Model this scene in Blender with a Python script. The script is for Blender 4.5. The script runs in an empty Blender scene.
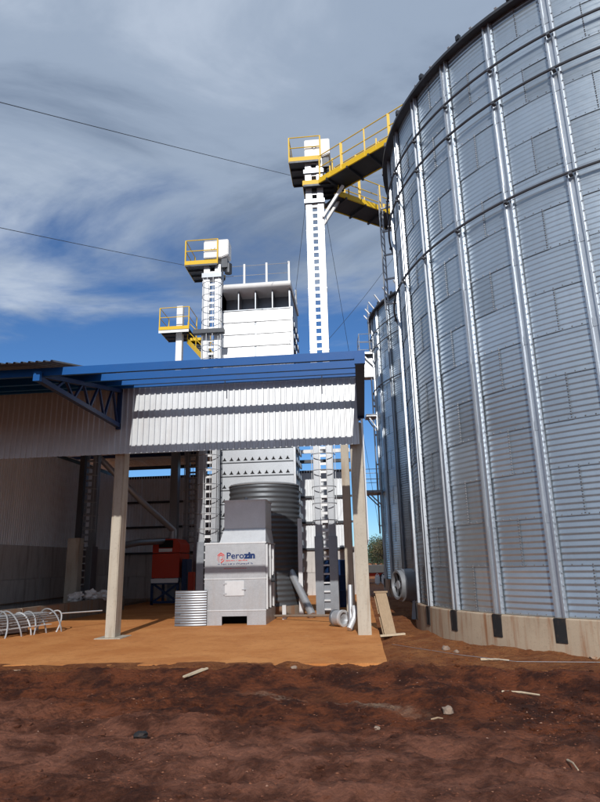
import bpy, bmesh, math, random
from mathutils import Vector, Matrix, noise
random.seed(7)
R = math.radians
sc = bpy.context.scene
col = sc.collection

# ------------------------------------------------------------------ camera
cd = bpy.data.cameras.new('camera'); cam = bpy.data.objects.new('camera', cd); col.objects.link(cam)
cd.sensor_fit = 'VERTICAL'; cd.sensor_height = 24.0; cd.lens = 24.0*602.0/802.0
cd.clip_start = 0.1; cd.clip_end = 3000
def cam_matrix(yaw, tilt_x, tilt_y, h):
    up = Vector((tilt_x, tilt_y, -602.0)).normalized()            # where "up" points, in lens units
    fw = Vector((0, 0, -1)); fh = (fw - up*fw.dot(up)).normalized(); rt = fh.cross(up)
    c, s = math.cos(yaw), math.sin(yaw)
    X = rt*c - fh*s; Y = rt*s + fh*c
    m = Matrix((X, Y, up)).to_4x4(); m.translation = Vector((0, 0, h)); return m
cam.matrix_world = cam_matrix(R(5.5), -52.0, 2231.0, 1.6)
sc.camera = cam

# ------------------------------------------------------------------ sky, sun, exposure
SUN_EL, SUN_AZ = R(29.5), R(176)          # azimuth clockwise from +Y
w = bpy.data.worlds.new('World'); sc.world = w; w.use_nodes = True
nt = w.node_tree; nt.nodes.clear()
def N(nt_, t, **kw):
    n = nt_.nodes.new(t)
    for k, v in kw.items(): setattr(n, k, v)
    return n
L = nt.links.new
out = N(nt, 'ShaderNodeOutputWorld'); bg = N(nt, 'ShaderNodeBackground'); bg.inputs[1].default_value = 0.15
L(bg.outputs[0], out.inputs[0])
sky = N(nt, 'ShaderNodeTexSky', sky_type='NISHITA', sun_disc=False)
sky.sun_elevation = SUN_EL; sky.sun_rotation = SUN_AZ; sky.altitude = 600; sky.air_density = 1.0; sky.dust_density = 0.15; sky.ozone_density = 4.0
tc = N(nt, 'ShaderNodeTexCoord'); sep = N(nt, 'ShaderNodeSeparateXYZ'); L(tc.outputs['Generated'], sep.inputs[0])
def math_(nt_, op, a, b=None, clamp=False):
    n = N(nt_, 'ShaderNodeMath', operation=op); n.use_clamp = clamp
    for i, v in enumerate((a, b)):
        if v is None: continue
        if isinstance(v, (int, float)): n.inputs[i].default_value = v
        else: nt_.links.new(v, n.inputs[i])
    return n.outputs[0]
zc = math_(nt, 'MAXIMUM', sep.outputs[2], 0.06)
px = math_(nt, 'DIVIDE', sep.outputs[0], zc); py = math_(nt, 'DIVIDE', sep.outputs[1], zc)
comb = N(nt, 'ShaderNodeCombineXYZ'); L(px, comb.inputs[0]); L(py, comb.inputs[1])
def noise_(nt_, vec, scale, detail=6, rough=0.55, dist=0.0):
    n = N(nt_, 'ShaderNodeTexNoise'); n.inputs['Scale'].default_value = scale; n.inputs['Detail'].default_value = detail
    n.inputs['Roughness'].default_value = rough; n.inputs['Distortion'].default_value = dist
    if vec is not None: nt_.links.new(vec, n.inputs['Vector'])
    return n.outputs['Fac']
mp = N(nt, 'ShaderNodeMapping'); mp.inputs['Location'].default_value = (3.1, 1.4, 0.0); mp.inputs['Rotation'].default_value = (0, 0, R(28)); mp.inputs['Scale'].default_value = (0.8, 1.15, 1)
L(comb.outputs[0], mp.inputs[0])
n1 = noise_(nt, mp.outputs[0], 1.35, 10, 0.56, 0.35)
n2 = noise_(nt, mp.outputs[0], 1.15, 8, 0.58, 0.6)
def ramp_(nt_, fac, stops, interp='EASE'):
    n = N(nt_, 'ShaderNodeValToRGB'); n.color_ramp.interpolation = interp
    e = n.color_ramp.elements
    while len(e) < len(stops): e.new(0.5)
    for i, (p, c) in enumerate(stops):
        e[i].position = p; e[i].color = (c[0], c[1], c[2], 1) if isinstance(c, tuple) else (c, c, c, 1)
    nt_.links.new(fac, n.inputs[0]); return n.outputs[0]
# a deck of cloud overhead that breaks up toward the far side
edge = math_(nt, 'MULTIPLY', math_(nt, 'SUBTRACT', 2.15, py), 0.36)
edge = math_(nt, 'MAXIMUM', math_(nt, 'MINIMUM', edge, 0.30), -0.13)
cov = math_(nt, 'ADD', n1, edge)
covf = ramp_(nt, cov, [(0.43, 0.0), (0.70, 0.95)])
dark = ramp_(nt, n2, [(0.30, (1.15, 1.50, 2.10)), (0.50, (1.95, 2.40, 3.10)), (0.68, (2.85, 3.30, 4.0))])
mx = N(nt, 'ShaderNodeMixRGB'); L(covf, mx.inputs[0]); tint = N(nt, 'ShaderNodeMixRGB', blend_type='MULTIPLY'); tint.inputs[0].default_value = 1.0; tint.inputs[2].default_value = (0.33, 0.47, 0.60, 1); L(sky.outputs[0], tint.inputs[1]); L(tint.outputs[0], mx.inputs[1]); L(dark, mx.inputs[2])
L(mx.outputs[0], bg.inputs[0])
sd = bpy.data.lights.new('sun', 'SUN'); sd.energy = 3.1; sd.angle = R(0.53); sd.color = (1.0, 0.965, 0.91)
sun = bpy.data.objects.new('sun', sd); col.objects.link(sun)
sdir = Vector((math.sin(SUN_AZ)*math.cos(SUN_EL), math.cos(SUN_AZ)*math.cos(SUN_EL), math.sin(SUN_EL)))
sun.rotation_euler = sdir.to_track_quat('Z', 'Y').to_euler(); sun.location = (-6, -10, 30)
vs = sc.view_settings; vs.view_transform = 'Standard'; vs.look = 'None'; vs.exposure = 0.25; vs.gamma = 1.0; vs.use_curve_mapping = False

# ------------------------------------------------------------------ materials
MAT = {}
def base_mat(name):
    m = bpy.data.materials.new(name); m.use_nodes = True; t = m.node_tree
    b = t.nodes['Principled BSDF']; MAT[name] = m
    return m, t, b
def mixc(t, fac, a, b, mode='MIX'):
    n = N(t, 'ShaderNodeMixRGB', blend_type=mode)
    for i, v in ((0, fac), (1, a), (2, b)):
        if isinstance(v, (int, float)): n.inputs[i].default_value = v
        elif isinstance(v, tuple): n.inputs[i].default_value = (v[0], v[1], v[2], 1)
        else: t.links.new(v, n.inputs[i])
    return n.outputs[0]
def bump(t, b, h, strength, dist):
    n = N(t, 'ShaderNodeBump'); n.inputs['Strength'].default_value = strength; n.inputs['Distance'].default_value = dist
    t.links.new(h, n.inputs['Height']); t.links.new(n.outputs[0], b.inputs['Normal'])
def coords(t, scale=(1, 1, 1), kind='Object'):
    c = N(t, 'ShaderNodeTexCoord'); m = N(t, 'ShaderNodeMapping'); m.inputs['Scale'].default_value = scale
    t.links.new(c.outputs[kind], m.inputs[0]); return m.outputs[0]
def metal(name, c, rough, met=0.9, var=0.12, spangle=0.06, dirt=None, dirt_amt=0.3, dent=0.0):
    m, t, b = base_mat(name)
    v = coords(t)
    oi = N(t, 'ShaderNodeObjectInfo')
    f = math_(t, 'ADD', math_(t, 'MULTIPLY', oi.outputs['Random'], var), 1 - var/2)
    sp = N(t, 'ShaderNodeTexVoronoi'); sp.inputs['Scale'].default_value = 45; t.links.new(v, sp.inputs['Vector'])
    sg = N(t, 'ShaderNodeSeparateXYZ'); t.links.new(sp.outputs['Color'], sg.inputs[0])
    f = math_(t, 'MULTIPLY', f, math_(t, 'ADD', math_(t, 'MULTIPLY', sg.outputs[0], spangle), 1 - spangle/2))
    cl = noise_(t, v, 1.7, 5, 0.6)
    f = math_(t, 'MULTIPLY', f, math_(t, 'ADD', math_(t, 'MULTIPLY', cl, 0.3), 0.85))
    cc = N(t, 'ShaderNodeCombineXYZ')
    for i in range(3): t.links.new(math_(t, 'MULTIPLY', f, c[i]), cc.inputs[i])
    colr = cc.outputs[0]
    if dirt:
        vd = coords(t, (3, 3, 0.5))
        colr = mixc(t, math_(t, 'MULTIPLY', ramp_(t, noise_(t, vd, 1.5, 7, 0.65), [(0.45, 0.0), (0.75, 1.0)]), dirt_amt), colr, dirt)
    t.links.new(colr, b.inputs['Base Color'])
    b.inputs['Metallic'].default_value = met
    rr = math_(t, 'ADD', math_(t, 'MULTIPLY', noise_(t, v, 6, 4, 0.6), 0.18), rough - 0.09)
    t.links.new(rr, b.inputs['Roughness'])
    if dent: bump(t, b, noise_(t, v, 1.3, 3, 0.5), dent, 0.05)
    return m
metal('silo_steel', (0.46, 0.525, 0.585), 0.38, 0.82, 0.26, 0.03, (0.30, 0.27, 0.25), 0.10)
metal('silo_rib', (0.50, 0.535, 0.58), 0.42, 0.80, 0.25, 0.08)
metal('bolt', (0.22, 0.22, 0.23), 0.5, 0.7)
metal('eave_steel', (0.07, 0.075, 0.085), 0.5, 0.5)
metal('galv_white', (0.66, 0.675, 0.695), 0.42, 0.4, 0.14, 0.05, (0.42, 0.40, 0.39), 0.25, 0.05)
metal('ring_steel', (0.10, 0.105, 0.12), 0.5, 0.6)
metal('drum_steel', (0.13, 0.14, 0.155), 0.5, 0.6, 0.1, 0.06)
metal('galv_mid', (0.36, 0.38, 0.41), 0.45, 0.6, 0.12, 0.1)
metal('galv', (0.43, 0.445, 0.47), 0.42, 0.5, 0.12, 0.12, (0.35, 0.30, 0.27), 0.25, 0.05)
metal('galv_dark', (0.27, 0.29, 0.32), 0.42, 0.8, 0.1, 0.08)
metal('dark_steel', (0.055, 0.06, 0.07), 0.5, 0.6)
metal('cladding', (0.56, 0.58, 0.605), 0.45, 0.4, 0.07, 0.02, (0.42, 0.36, 0.32), 0.18)
metal('cladding_back', (0.74, 0.77, 0.81), 0.5, 0.1, 0.10, 0.02, (0.35, 0.30, 0.27), 0.25)
metal('roof_sheet', (0.10, 0.105, 0.115), 0.5, 0.5, 0.1, 0.02)  # near black: shade under the canopy put into the sheet colour
def paint(name, c, rough=0.45, var=0.1, dirt=(0.25, 0.14, 0.08), amt=0.25, met=0.0):
    m, t, b = base_mat(name); v = coords(t)
    nf = noise_(t, v, 2.5, 6, 0.6)
    cc = mixc(t, nf, tuple(x*(1-var*1.5) for x in c), tuple(min(1, x*(1+var)) for x in c))
    d = ramp_(t, noise_(t, v, 7, 7, 0.7), [(0.5, 0.0), (0.8, 1.0)])
    cc = mixc(t, math_(t, 'MULTIPLY', d, amt), cc, dirt)
    t.links.new(cc, b.inputs['Base Color']); b.inputs['Roughness'].default_value = rough; b.inputs['Metallic'].default_value = met; b.inputs['Specular IOR Level'].default_value = 0.25
    bump(t, b, noise_(t, v, 30, 3, 0.5), 0.05, 0.01)
    return m
paint('blue_paint', (0.001, 0.080, 0.29), 0.5, amt=0.06)
paint('navy_and_shaded_blue', (0.012, 0.035, 0.11), 0.45, amt=0.15)  # navy parts, and blue trusses with roof shade put into the colour
paint('yellow_paint', (0.72, 0.46, 0.02), 0.45, amt=0.12)
paint('red_paint', (0.55, 0.045, 0.015), 0.42, amt=0.2)
paint('grey_paint', (0.33, 0.35, 0.38), 0.5, amt=0.2)
paint('white_paint', (0.78, 0.78, 0.78), 0.45, amt=0.12)
paint('cream_paint', (0.62, 0.56, 0.44), 0.55)
paint('black', (0.008, 0.008, 0.009), 0.7, amt=0.05)
paint('rubber', (0.02, 0.02, 0.022), 0.75)
paint('logo_red', (0.62, 0.06, 0.05), 0.5, amt=0.1, dirt=(0.5, 0.4, 0.4))
paint('logo_blue', (0.005, 0.028, 0.13), 0.5, amt=0.1, dirt=(0.3, 0.3, 0.35))
paint('plastic_white', (0.70, 0.70, 0.69), 0.5, amt=0.25)
def concrete(name, c, stain, amt, streak=0.35, fine=22):
    m, t, b = base_mat(name)
    v = coords(t); vs_ = coords(t, (3.5, 3.5, streak))
    n = noise_(t, v, 1.4, 8, 0.62); g = noise_(t, v, fine, 5, 0.6)
    cc = mixc(t, n, tuple(x*0.72 for x in c), tuple(x*1.15 for x in c))
    s = ramp_(t, noise_(t, vs_, 1.6, 7, 0.62), [(0.46, 0.0), (0.70, 1.0)])
    cc = mixc(t, math_(t, 'MULTIPLY', s, amt), cc, stain)
    cc = mixc(t, math_(t, 'MULTIPLY', ramp_(t, g, [(0.56, 0.0), (0.70, 1.0)]), 0.35), cc, tuple(x*0.45 for x in c))
    t.links.new(cc, b.inputs['Base Color']); b.inputs['Roughness'].default_value = 0.85
    bump(t, b, math_(t, 'ADD', math_(t, 'MULTIPLY', g, 0.5), n), 0.35, 0.015)
    return m
concrete('concrete_column', (0.46, 0.415, 0.345), (0.25, 0.17, 0.11), 0.65)
concrete('concrete_base', (0.42, 0.33, 0.24), (0.24, 0.10, 0.04), 0.9, 0.25)
concrete('concrete_panel', (0.55, 0.525, 0.51), (0.15, 0.11, 0.09), 0.5)
concrete('concrete_dirty', (0.24, 0.19, 0.15), (0.26, 0.12, 0.05), 0.8)
def wood(name, c):
    m, t, b = base_mat(name); v = coords(t, (10, 10, 1.2))
    n = noise_(t, v, 2.5, 6, 0.6, 1.2)
    cc = mixc(t, n, tuple(x*0.6 for x in c), tuple(x*1.25 for x in c))
    cc = mixc(t, math_(t, 'MULTIPLY', ramp_(t, noise_(t, coords(t), 2.2, 6, 0.6), [(0.5, 0.0), (0.75, 1.0)]), 0.5), cc, (0.30, 0.13, 0.05))
    t.links.new(cc, b.inputs['Base Color']); b.inputs['Roughness'].default_value = 0.8; bump(t, b, n, 0.3, 0.01)
wood('wood', (0.36, 0.26, 0.165)); wood('wood_pale', (0.58, 0.47, 0.33))
def leafmat(name, c):
    m, t, b = base_mat(name); oi = N(t, 'ShaderNodeNewGeometry')
    cc = mixc(t, oi.outputs['Random Per Island'], tuple(x*0.55 for x in c), tuple(x*1.5 for x in c))
    t.links.new(cc, b.inputs['Base Color']); b.inputs['Roughness'].default_value = 0.6
leafmat('leaf', (0.045, 0.065, 0.028)); leafmat('leaf_dry', (0.09, 0.075, 0.035)); paint('bark', (0.10, 0.07, 0.05), 0.9)

# the soil: damp red earth, dry ochre dust by the slab
m, t, b = base_mat('soil')
g = N(t, 'ShaderNodeNewGeometry'); P = g.outputs['Position']
sx = N(t, 'ShaderNodeSeparateXYZ'); t.links.new(P, sx.inputs[0])
mpn = N(t, 'ShaderNodeMapping'); mpn.inputs['Scale'].default_value = (0.45, 1.5, 1); mpn.inputs['Rotation'].default_value = (0, 0, R(9)); t.links.new(P, mpn.inputs[0])
nA = noise_(t, mpn.outputs[0], 0.8, 10, 0.64, 0.5); nB = noise_(t, P, 1.9, 10, 0.72); nC = noise_(t, P, 34, 8, 0.78); nD = noise_(t, mpn.outputs[0], 1.9, 9, 0.62, 0.3)
xk = math_(t, 'MULTIPLY', sx.outputs[0], 0.28)
yy = math_(t, 'ADD', math_(t, 'ADD', sx.outputs[1], xk), math_(t, 'MULTIPLY', math_(t, 'SUBTRACT', nA, 0.5), 2.6))
yf = math_(t, 'ADD', sx.outputs[1], math_(t, 'MULTIPLY', math_(t, 'SUBTRACT', nA, 0.5), 1.7))
swath = ramp_(t, math_(t, 'DIVIDE', yy, 10.0), [(0.38, 0.15), (0.50, 0.9), (0.62, 0.75), (0.70, 0.0)], 'LINEAR')
och = ramp_(t, math_(t, 'DIVIDE', yf, 20.0), [(0.46, 0.0), (0.515, 0.75), (0.60, 1.0)], 'LINEAR')
damp = mixc(t, ramp_(t, nB, [(0.40, 0.0), (0.60, 1.0)]), (0.075, 0.018, 0.0075), (0.31, 0.085, 0.030))
mauve = mixc(t, ramp_(t, nB, [(0.39, 0.0), (0.61, 1.0)]), (0.170, 0.055, 0.028), (0.48, 0.20, 0.125))
ochre = mixc(t, ramp_(t, nB, [(0.34, 0.0), (0.70, 1.0)]), (0.34, 0.105, 0.034), (0.58, 0.24, 0.085))
soilc = mixc(t, swath, damp, mauve)
soilc = mixc(t, math_(t, 'MULTIPLY', ramp_(t, nD, [(0.52, 0.0), (0.70, 1.0)]), 0.7), soilc, (0.062, 0.015, 0.007))
soilc = mixc(t, math_(t, 'MULTIPLY', ramp_(t, noise_(t, P, 0.8, 8, 0.7), [(0.52, 0.0), (0.72, 1.0)]), 0.6), soilc, (0.30, 0.10, 0.040))
soilc = mixc(t, och, soilc, ochre)
soilc = mixc(t, math_(t, 'MULTIPLY', ramp_(t, nC, [(0.50, 0.0), (0.70, 1.0)]), 0.38), soilc, (0.060, 0.018, 0.010))
soilc = mixc(t, math_(t, 'MULTIPLY', ramp_(t, noise_(t, P, 13, 7, 0.78), [(0.58, 0.0), (0.76, 1.0)]), 0.4), soilc, (0.33, 0.155, 0.085))
ln_ = math_(t, 'ABSOLUTE', math_(t, 'SUBTRACT', math_(t, 'ADD', sx.outputs[1], math_(t, 'MULTIPLY', sx.outputs[0], 0.52)), math_(t, 'ADD', 7.35, math_(t, 'MULTIPLY', nA, 0.7))))
wx = ramp_(t, math_(t, 'ADD', math_(t, 'MULTIPLY', sx.outputs[0], 0.2), 0.5), [(0.12, 0.0), (0.30, 1.0), (0.52, 1.0), (0.66, 0.0)])
dust = math_(t, 'MULTIPLY', math_(t, 'MULTIPLY', ramp_(t, ln_, [(0.02, 1.0), (0.16, 0.0)]), wx), ramp_(t, noise_(t, P, 5, 8, 0.75), [(0.38, 0.0), (0.56, 1.0)]))
soilc = mixc(t, math_(t, 'MULTIPLY', dust, 0.8), soilc, (0.58, 0.38, 0.26))
t.links.new(soilc, b.inputs['Base Color']); b.inputs['Roughness'].default_value = 0.9; b.inputs['Specular IOR Level'].default_value = 0.25
vo = N(t, 'ShaderNodeTexVoronoi'); vo.inputs['Scale'].default_value = 16; t.links.new(P, vo.inputs['Vector'])
hh = math_(t, 'ADD', math_(t, 'ADD', math_(t, 'MULTIPLY', nB, 1.3), math_(t, 'MULTIPLY', nC, 0.8)), math_(t, 'MULTIPLY', vo.outputs['Distance'], -0.45))
bump(t, b, hh, 1.0, 0.20)
# the slab under its coat of ochre dust
m, t, b = base_mat('dusty_slab')
g = N(t, 'ShaderNodeNewGeometry'); P = g.outputs['Position']
mpn = N(t, 'ShaderNodeMapping'); mpn.inputs['Scale'].default_value = (1.25, 0.75, 1); mpn.inputs['Rotation'].default_value = (0, 0, R(24)); t.links.new(P, mpn.inputs[0])
nA = noise_(t, P, 0.75, 9, 0.66, 0.3); nB = noise_(t, P, 6, 9, 0.75); nS = noise_(t, mpn.outputs[0], 0.6, 8, 0.7, 0.2)
cc = mixc(t, ramp_(t, nA, [(0.30, 0.0), (0.68, 1.0)]), (0.47, 0.178, 0.052), (0.60, 0.265, 0.090))
cc = mixc(t, math_(t, 'MULTIPLY', ramp_(t, noise_(t, P, 40, 6, 0.75), [(0.48, 0.0), (0.70, 1.0)]), 0.45), cc, (0.30, 0.105, 0.035))
cc = mixc(t, math_(t, 'MULTIPLY', ramp_(t, nB, [(0.48, 0.0), (0.72, 1.0)]), 0.55), cc, (0.29, 0.10, 0.035))
cc = mixc(t, math_(t, 'MULTIPLY', ramp_(t, nS, [(0.52, 0.0), (0.78, 1.0)]), 0.5), cc, (0.30, 0.105, 0.038))
cc = mixc(t, math_(t, 'MULTIPLY', ramp_(t, noise_(t, P, 1.7, 8, 0.7), [(0.60, 0.0), (0.74, 1.0)]), 0.40), cc, (0.62, 0.37, 0.19))
t.links.new(cc, b.inputs['Base Color']); b.inputs['Roughness'].default_value = 0.92; b.inputs['Specular IOR Level'].default_value = 0.2
bump(t, b, math_(t, 'ADD', math_(t, 'MULTIPLY', nA, 0.4), math_(t, 'MULTIPLY', nB, 0.6)), 0.6, 0.018)
leafmat('far_green', (0.05, 0.075, 0.035))
m, t, b = base_mat('clod'); g = N(t, 'ShaderNodeNewGeometry')
t.links.new(ramp_(t, g.outputs['Random Per Island'], [(0.0, (0.06, 0.018, 0.010)), (0.55, (0.16, 0.050, 0.024)), (0.93, (0.24, 0.095, 0.048)), (1.0, (0.34, 0.20, 0.14))]), b.inputs['Base Color']); b.inputs['Roughness'].default_value = 0.95
paint('stone', (0.27, 0.20, 0.155), 0.85, amt=0.5)

# ------------------------------------------------------------------ mesh helpers
class MB:
    def __init__(s): s.v = []; s.f = []; s.m = []
    def add(s, vs_, fs, mi=0):
        o = len(s.v); s.v += [tuple(p) for p in vs_]; s.f += [tuple(i+o for i in f) for f in fs]; s.m += [mi]*len(fs); return s
    def box(s, a, b_, mi=0):
        x0, y0, z0 = a; x1, y1, z1 = b_
        return s.add([(x0,y0,z0),(x1,y0,z0),(x1,y1,z0),(x0,y1,z0),(x0,y0,z1),(x1,y0,z1),(x1,y1,z1),(x0,y1,z1)],
                     [(0,3,2,1),(4,5,6,7),(0,1,5,4),(1,2,6,5),(2,3,7,6),(3,0,4,7)], mi)
    def bar(s, p, q, w_, h, mi=0, up=(0, 0, 1)):
        p, q = Vector(p), Vector(q); d = (q-p).normalized(); u = Vector(up)
        if abs(d.dot(u)) > 0.98: u = Vector((0, 1, 0))
        a = d.cross(u).normalized()*(w_/2); c = a.cross(d).normalized()*(h/2)
        vs_ = [p-a-c, p+a-c, p+a+c, p-a+c, q-a-c, q+a-c, q+a+c, q-a+c]
        return s.add(vs_, [(0,1,2,3),(7,6,5,4),(0,4,5,1),(1,5,6,2),(2,6,7,3),(3,7,4,0)], mi)
    def tube(s, p, q, r, n=8, r2=None, mi=0, cap=True):
        return s.path([p, q], r, n, r2, mi, cap)
    def path(s, pts, r, n=8, r2=None, mi=0, cap=True, closed=False):
        pts = [Vector(p) for p in pts]; o = len(s.v); k = len(pts); r2 = r if r2 is None else r2
        prev = None
        for i, p in enumerate(pts):
            if closed: d = (pts[(i+1) % k] - pts[i-1]).normalized()
            else: d = (pts[min(i+1, k-1)] - pts[max(i-1, 0)]).normalized()
            if prev is None:
                u = Vector((0, 0, 1)) if abs(d.z) < 0.95 else Vector((1, 0, 0)); a = d.cross(u).normalized()
            else: a = (prev - d*prev.dot(d)).normalized()
            prev = a; c = d.cross(a); rr = r + (r2-r)*i/max(1, k-1)
            for j in range(n):
                th = 2*math.pi*j/n; s.v.append(tuple(p + a*(rr*math.cos(th)) + c*(rr*math.sin(th))))
        for i in range(k if closed else k-1):
            i2 = (i+1) % k
            for j in range(n):
                j2 = (j+1) % n; s.f.append((o+i*n+j, o+i2*n+j, o+i2*n+j2, o+i*n+j2)); s.m.append(mi)
        if cap and not closed:
            s.f.append(tuple(o+j for j in range(n))); s.f.append(tuple(o+(k-1)*n+n-1-j for j in range(n))); s.m += [mi, mi]
        return s
    def lathe(s, prof, n=48, a0=0, a1=2*math.pi, c=(0, 0), mi=0):
        full = abs(a1-a0-2*math.pi) < 1e-6; o = len(s.v); k = len(prof); na = n if full else n+1
        for i in range(na):
            th = a0 + (a1-a0)*i/n
            for r, z in prof: s.v.append((c[0]+r*math.cos(th), c[1]+r*math.sin(th), z))
        for i in range(n):
            i2 = (i+1) % na
            for j in range(k-1): s.f.append((o+i*k+j, o+i2*k+j, o+i2*k+j+1, o+i*k+j+1)); s.m.append(mi)
        return s
    def prism(s, poly, y0, y1, mi=0):                       # polygon in XZ, extruded along Y
        k = len(poly)
        vs_ = [(x, y0, z) for x, z in poly] + [(x, y1, z) for x, z in poly]
        return s.add(vs_, [tuple(range(k)), tuple(range(2*k-1, k-1, -1))] + [(i, i+k, (i+1) % k + k, (i+1) % k) for i in range(k)], mi)
    def mesh(s, name, mats, smooth=False, bevel=0.0):
        me = bpy.data.meshes.new(name); me.from_pydata(s.v, [], s.f)
        for x in (mats if isinstance(mats, (list, tuple)) else [mats]): me.materials.append(MAT[x])
        me.polygons.foreach_set('material_index', s.m)
        if bevel:
            bm = bmesh.new(); bm.from_mesh(me); bmesh.ops.remove_doubles(bm, verts=bm.verts, dist=1e-5)
            bmesh.ops.bevel(bm, geom=[e for e in bm.edges if e.is_manifold and e.calc_face_angle(0) > 0.5], offset=bevel, segments=2, affect='EDGES', clamp_overlap=True)
            bm.to_mesh(me); bm.free()
        if smooth:
            me.polygons.foreach_set('use_smooth', [True]*len(me.polygons))
            try: me.set_sharp_from_angle(angle=R(35))
            except Exception: pass
        me.update(); return me
    def build(s, name, mats, parent=None, smooth=False, bevel=0.0, loc=None):
        """vertices are in world space; the object's own origin is taken out"""
        org = Vector(parent_world(parent)) if parent else Vector((0, 0, 0))
        if parent is None and loc: org = Vector(loc)
        s.v = [tuple(Vector(p)-org) for p in s.v]
        o = bpy.data.objects.new(name, s.mesh(name, mats, smooth, bevel)); col.objects.link(o)
        if parent: o.parent = parent
        elif loc: o.location = loc
        return o
def parent_world(p):
    v = Vector((0, 0, 0))
    while p: v += p.location; p = p.parent
    return v
def place(name, me, parent=None, loc=(0, 0, 0), rz=0.0, rot=None):
    o = bpy.data.objects.new(name, me); col.objects.link(o); o.location = loc
    o.rotation_euler = rot if rot else (0, 0, rz)
    if parent: o.parent = parent
    return o
def tag(o, label, cat, group=None):
    o['label'] = label; o['category'] = cat
    if group: o['group'] = group
    return o
def thing(name, loc, label, cat, group=None):
    o = bpy.data.objects.new(name, None); o.empty_display_size = 0.2; col.objects.link(o); o.location = loc
    return tag(o, label, cat, group)
def struct(o, kind='structure'): o['kind'] = kind; return o

# ------------------------------------------------------------------ ground
def fbm(x, y, s, o=4): return noise.fractal(Vector((x*s, y*s, 3.7)), 1.0, 2.0, o)
def sstep(a, b_, x):
    t_ = max(0.0, min(1.0, (x-a)/(b_-a))); return t_*t_*(3-2*t_)
def rut(x, y, y0, slope, amp, wd):
    d = y - (y0 + slope*x + 0.35*noise.noise(Vector((x*0.35, y0, 0.0))))
    return amp*(math.exp(-(d/wd)**2)*-1.0 + 0.75*math.exp(-((abs(d)-wd*1.9)/(wd*0.8))**2))
def gz(x, y):
    z = -0.05
    in_slab = (1 - sstep(0.32, 0.7, x)) * sstep(10.35, 10.9, y)
    rough = 1.0 - in_slab
    front = 1 - sstep(10.2, 10.7, y)
    z += rough*(0.05*fbm(x, y, 0.55) + 0.045*fbm(x, y, 1.7) + 0.024*fbm(x, y, 5.0, 4))
    if y < 12:
        # spoil heap pushed up in front of the slab
        hb = 9.35 + 0.45*noise.noise(Vector((x*0.4, 1.3, 0))) - 0.10*max(0, x-1)
        z += front*0.24*math.exp(-((y-hb)/0.42)**2)*(0.55+0.9*abs(noise.noise(Vector((x*0.9, 5.1, 0)))))*(1 - sstep(3.5, 6, x))
        for y0, sl, am, wd in ((8.1, -0.05, 0.06, 0.16), (7.2, -0.09, 0.07, 0.18), (6.2, -0.16, 0.075, 0.17), (5.2, -0.13, 0.05, 0.15), (4.4, -0.20, 0.055, 0.14), (7.9, 0.10, 0.05, 0.15)):
            z += front*rut(x, y, y0, sl, am*(0.6+0.7*noise.noise(Vector((x*0.6, y0*3, 2)))), wd)
        z += front*(0.030*abs(fbm(x, y, 4.3, 3)) + 0.024*abs(fbm(x+9, y, 11, 3)))
        z += 0.05*math.exp(-((y-10.45)/0.3)**2)*(0.6+0.8*noise.noise(Vector((x*1.3, 3.0, 1))))*(1-sstep(0.2, 0.6, x))
    if y > 9.6 and x < 0.5: z += (1-sstep(10.75, 11.2, y))*sstep(9.7, 10.5, y)*(0.055 + 0.05*noise.noise(Vector((x*1.1, y*2, 6))))*(1-sstep(-2.5, -0.2, x))*(1 if y < 10.75 else 1)
    z -= in_slab*0.08*(1 if x > -0.2 else sstep(10.7, 11.2, y))
    return z
def axis(lo, hi, step, ext, n):
    a = [lo + i*step for i in range(int((hi-lo)/step)+1)]
    e = [(i/n)**2.6 for i in range(1, n+1)]
    return [lo - ext*k for k in reversed(e)] + a + [a[-1] + ext*k for k in e]
xs = axis(-7.5, 6.0, 0.034, 900, 16)
ys = []
y = 2.6
while y < 24: ys.append(y); y += 0.028 + 0.006*max(0, y-5)
ys = [2.6 - 300*(i/10)**2.4 for i in range(10, 0, -1)] + ys + [ys[-1] + 1400*(i/18)**2.6 for i in range(1, 19)]
gv = []
for yv in ys:
    for xv in xs:
        far = abs(xv) > 14 or yv > 26 or yv < 1
        gv.append((xv, yv, -0.05 if far else gz(xv, yv)))
nx = len(xs); gf = []
for j in range(len(ys)-1):
    for i in range(nx-1): a = j*nx+i; gf.append((a, a+1, a+nx+1, a+nx))
gm = MB(); gm.v = gv; gm.f = gf; gm.m = [0]*len(gf)
struct(gm.build('ground', 'soil', smooth=True))
# slab with a ragged front edge
s_ = MB(); top = []; n = 240
for i in range(n+1):
    x = -17 + 17.3*i/n
    top.append((x, 10.55 + 0.10*noise.noise(Vector((x*0.9, 0, 4))) + (0.05 if x > -1.2 else 0.35)*(noise.noise(Vector((x*0.5, 2, 4))) + 0.5*noise.noise(Vector((x*2.1, 2, 4)))), 0.02))
edge_r = [(0.3 - 0.004*k + 0.02*noise.noise(Vector((k*0.6, 9, 9))), 10.6 + k*0.6, 0.02) for k in range(1, 38)]
ring = top + edge_r + [(-17, edge_r[-1][1], 0.02)]
k = len(ring)
s_.add(ring + [(p[0], p[1], -0.2) for p in ring], [tuple(range(k))] + [(i, i+k, (i+1) % k + k, (i+1) % k) for i in range(k)])
struct(s_.build('concrete_floor', 'dusty_slab'))
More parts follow.
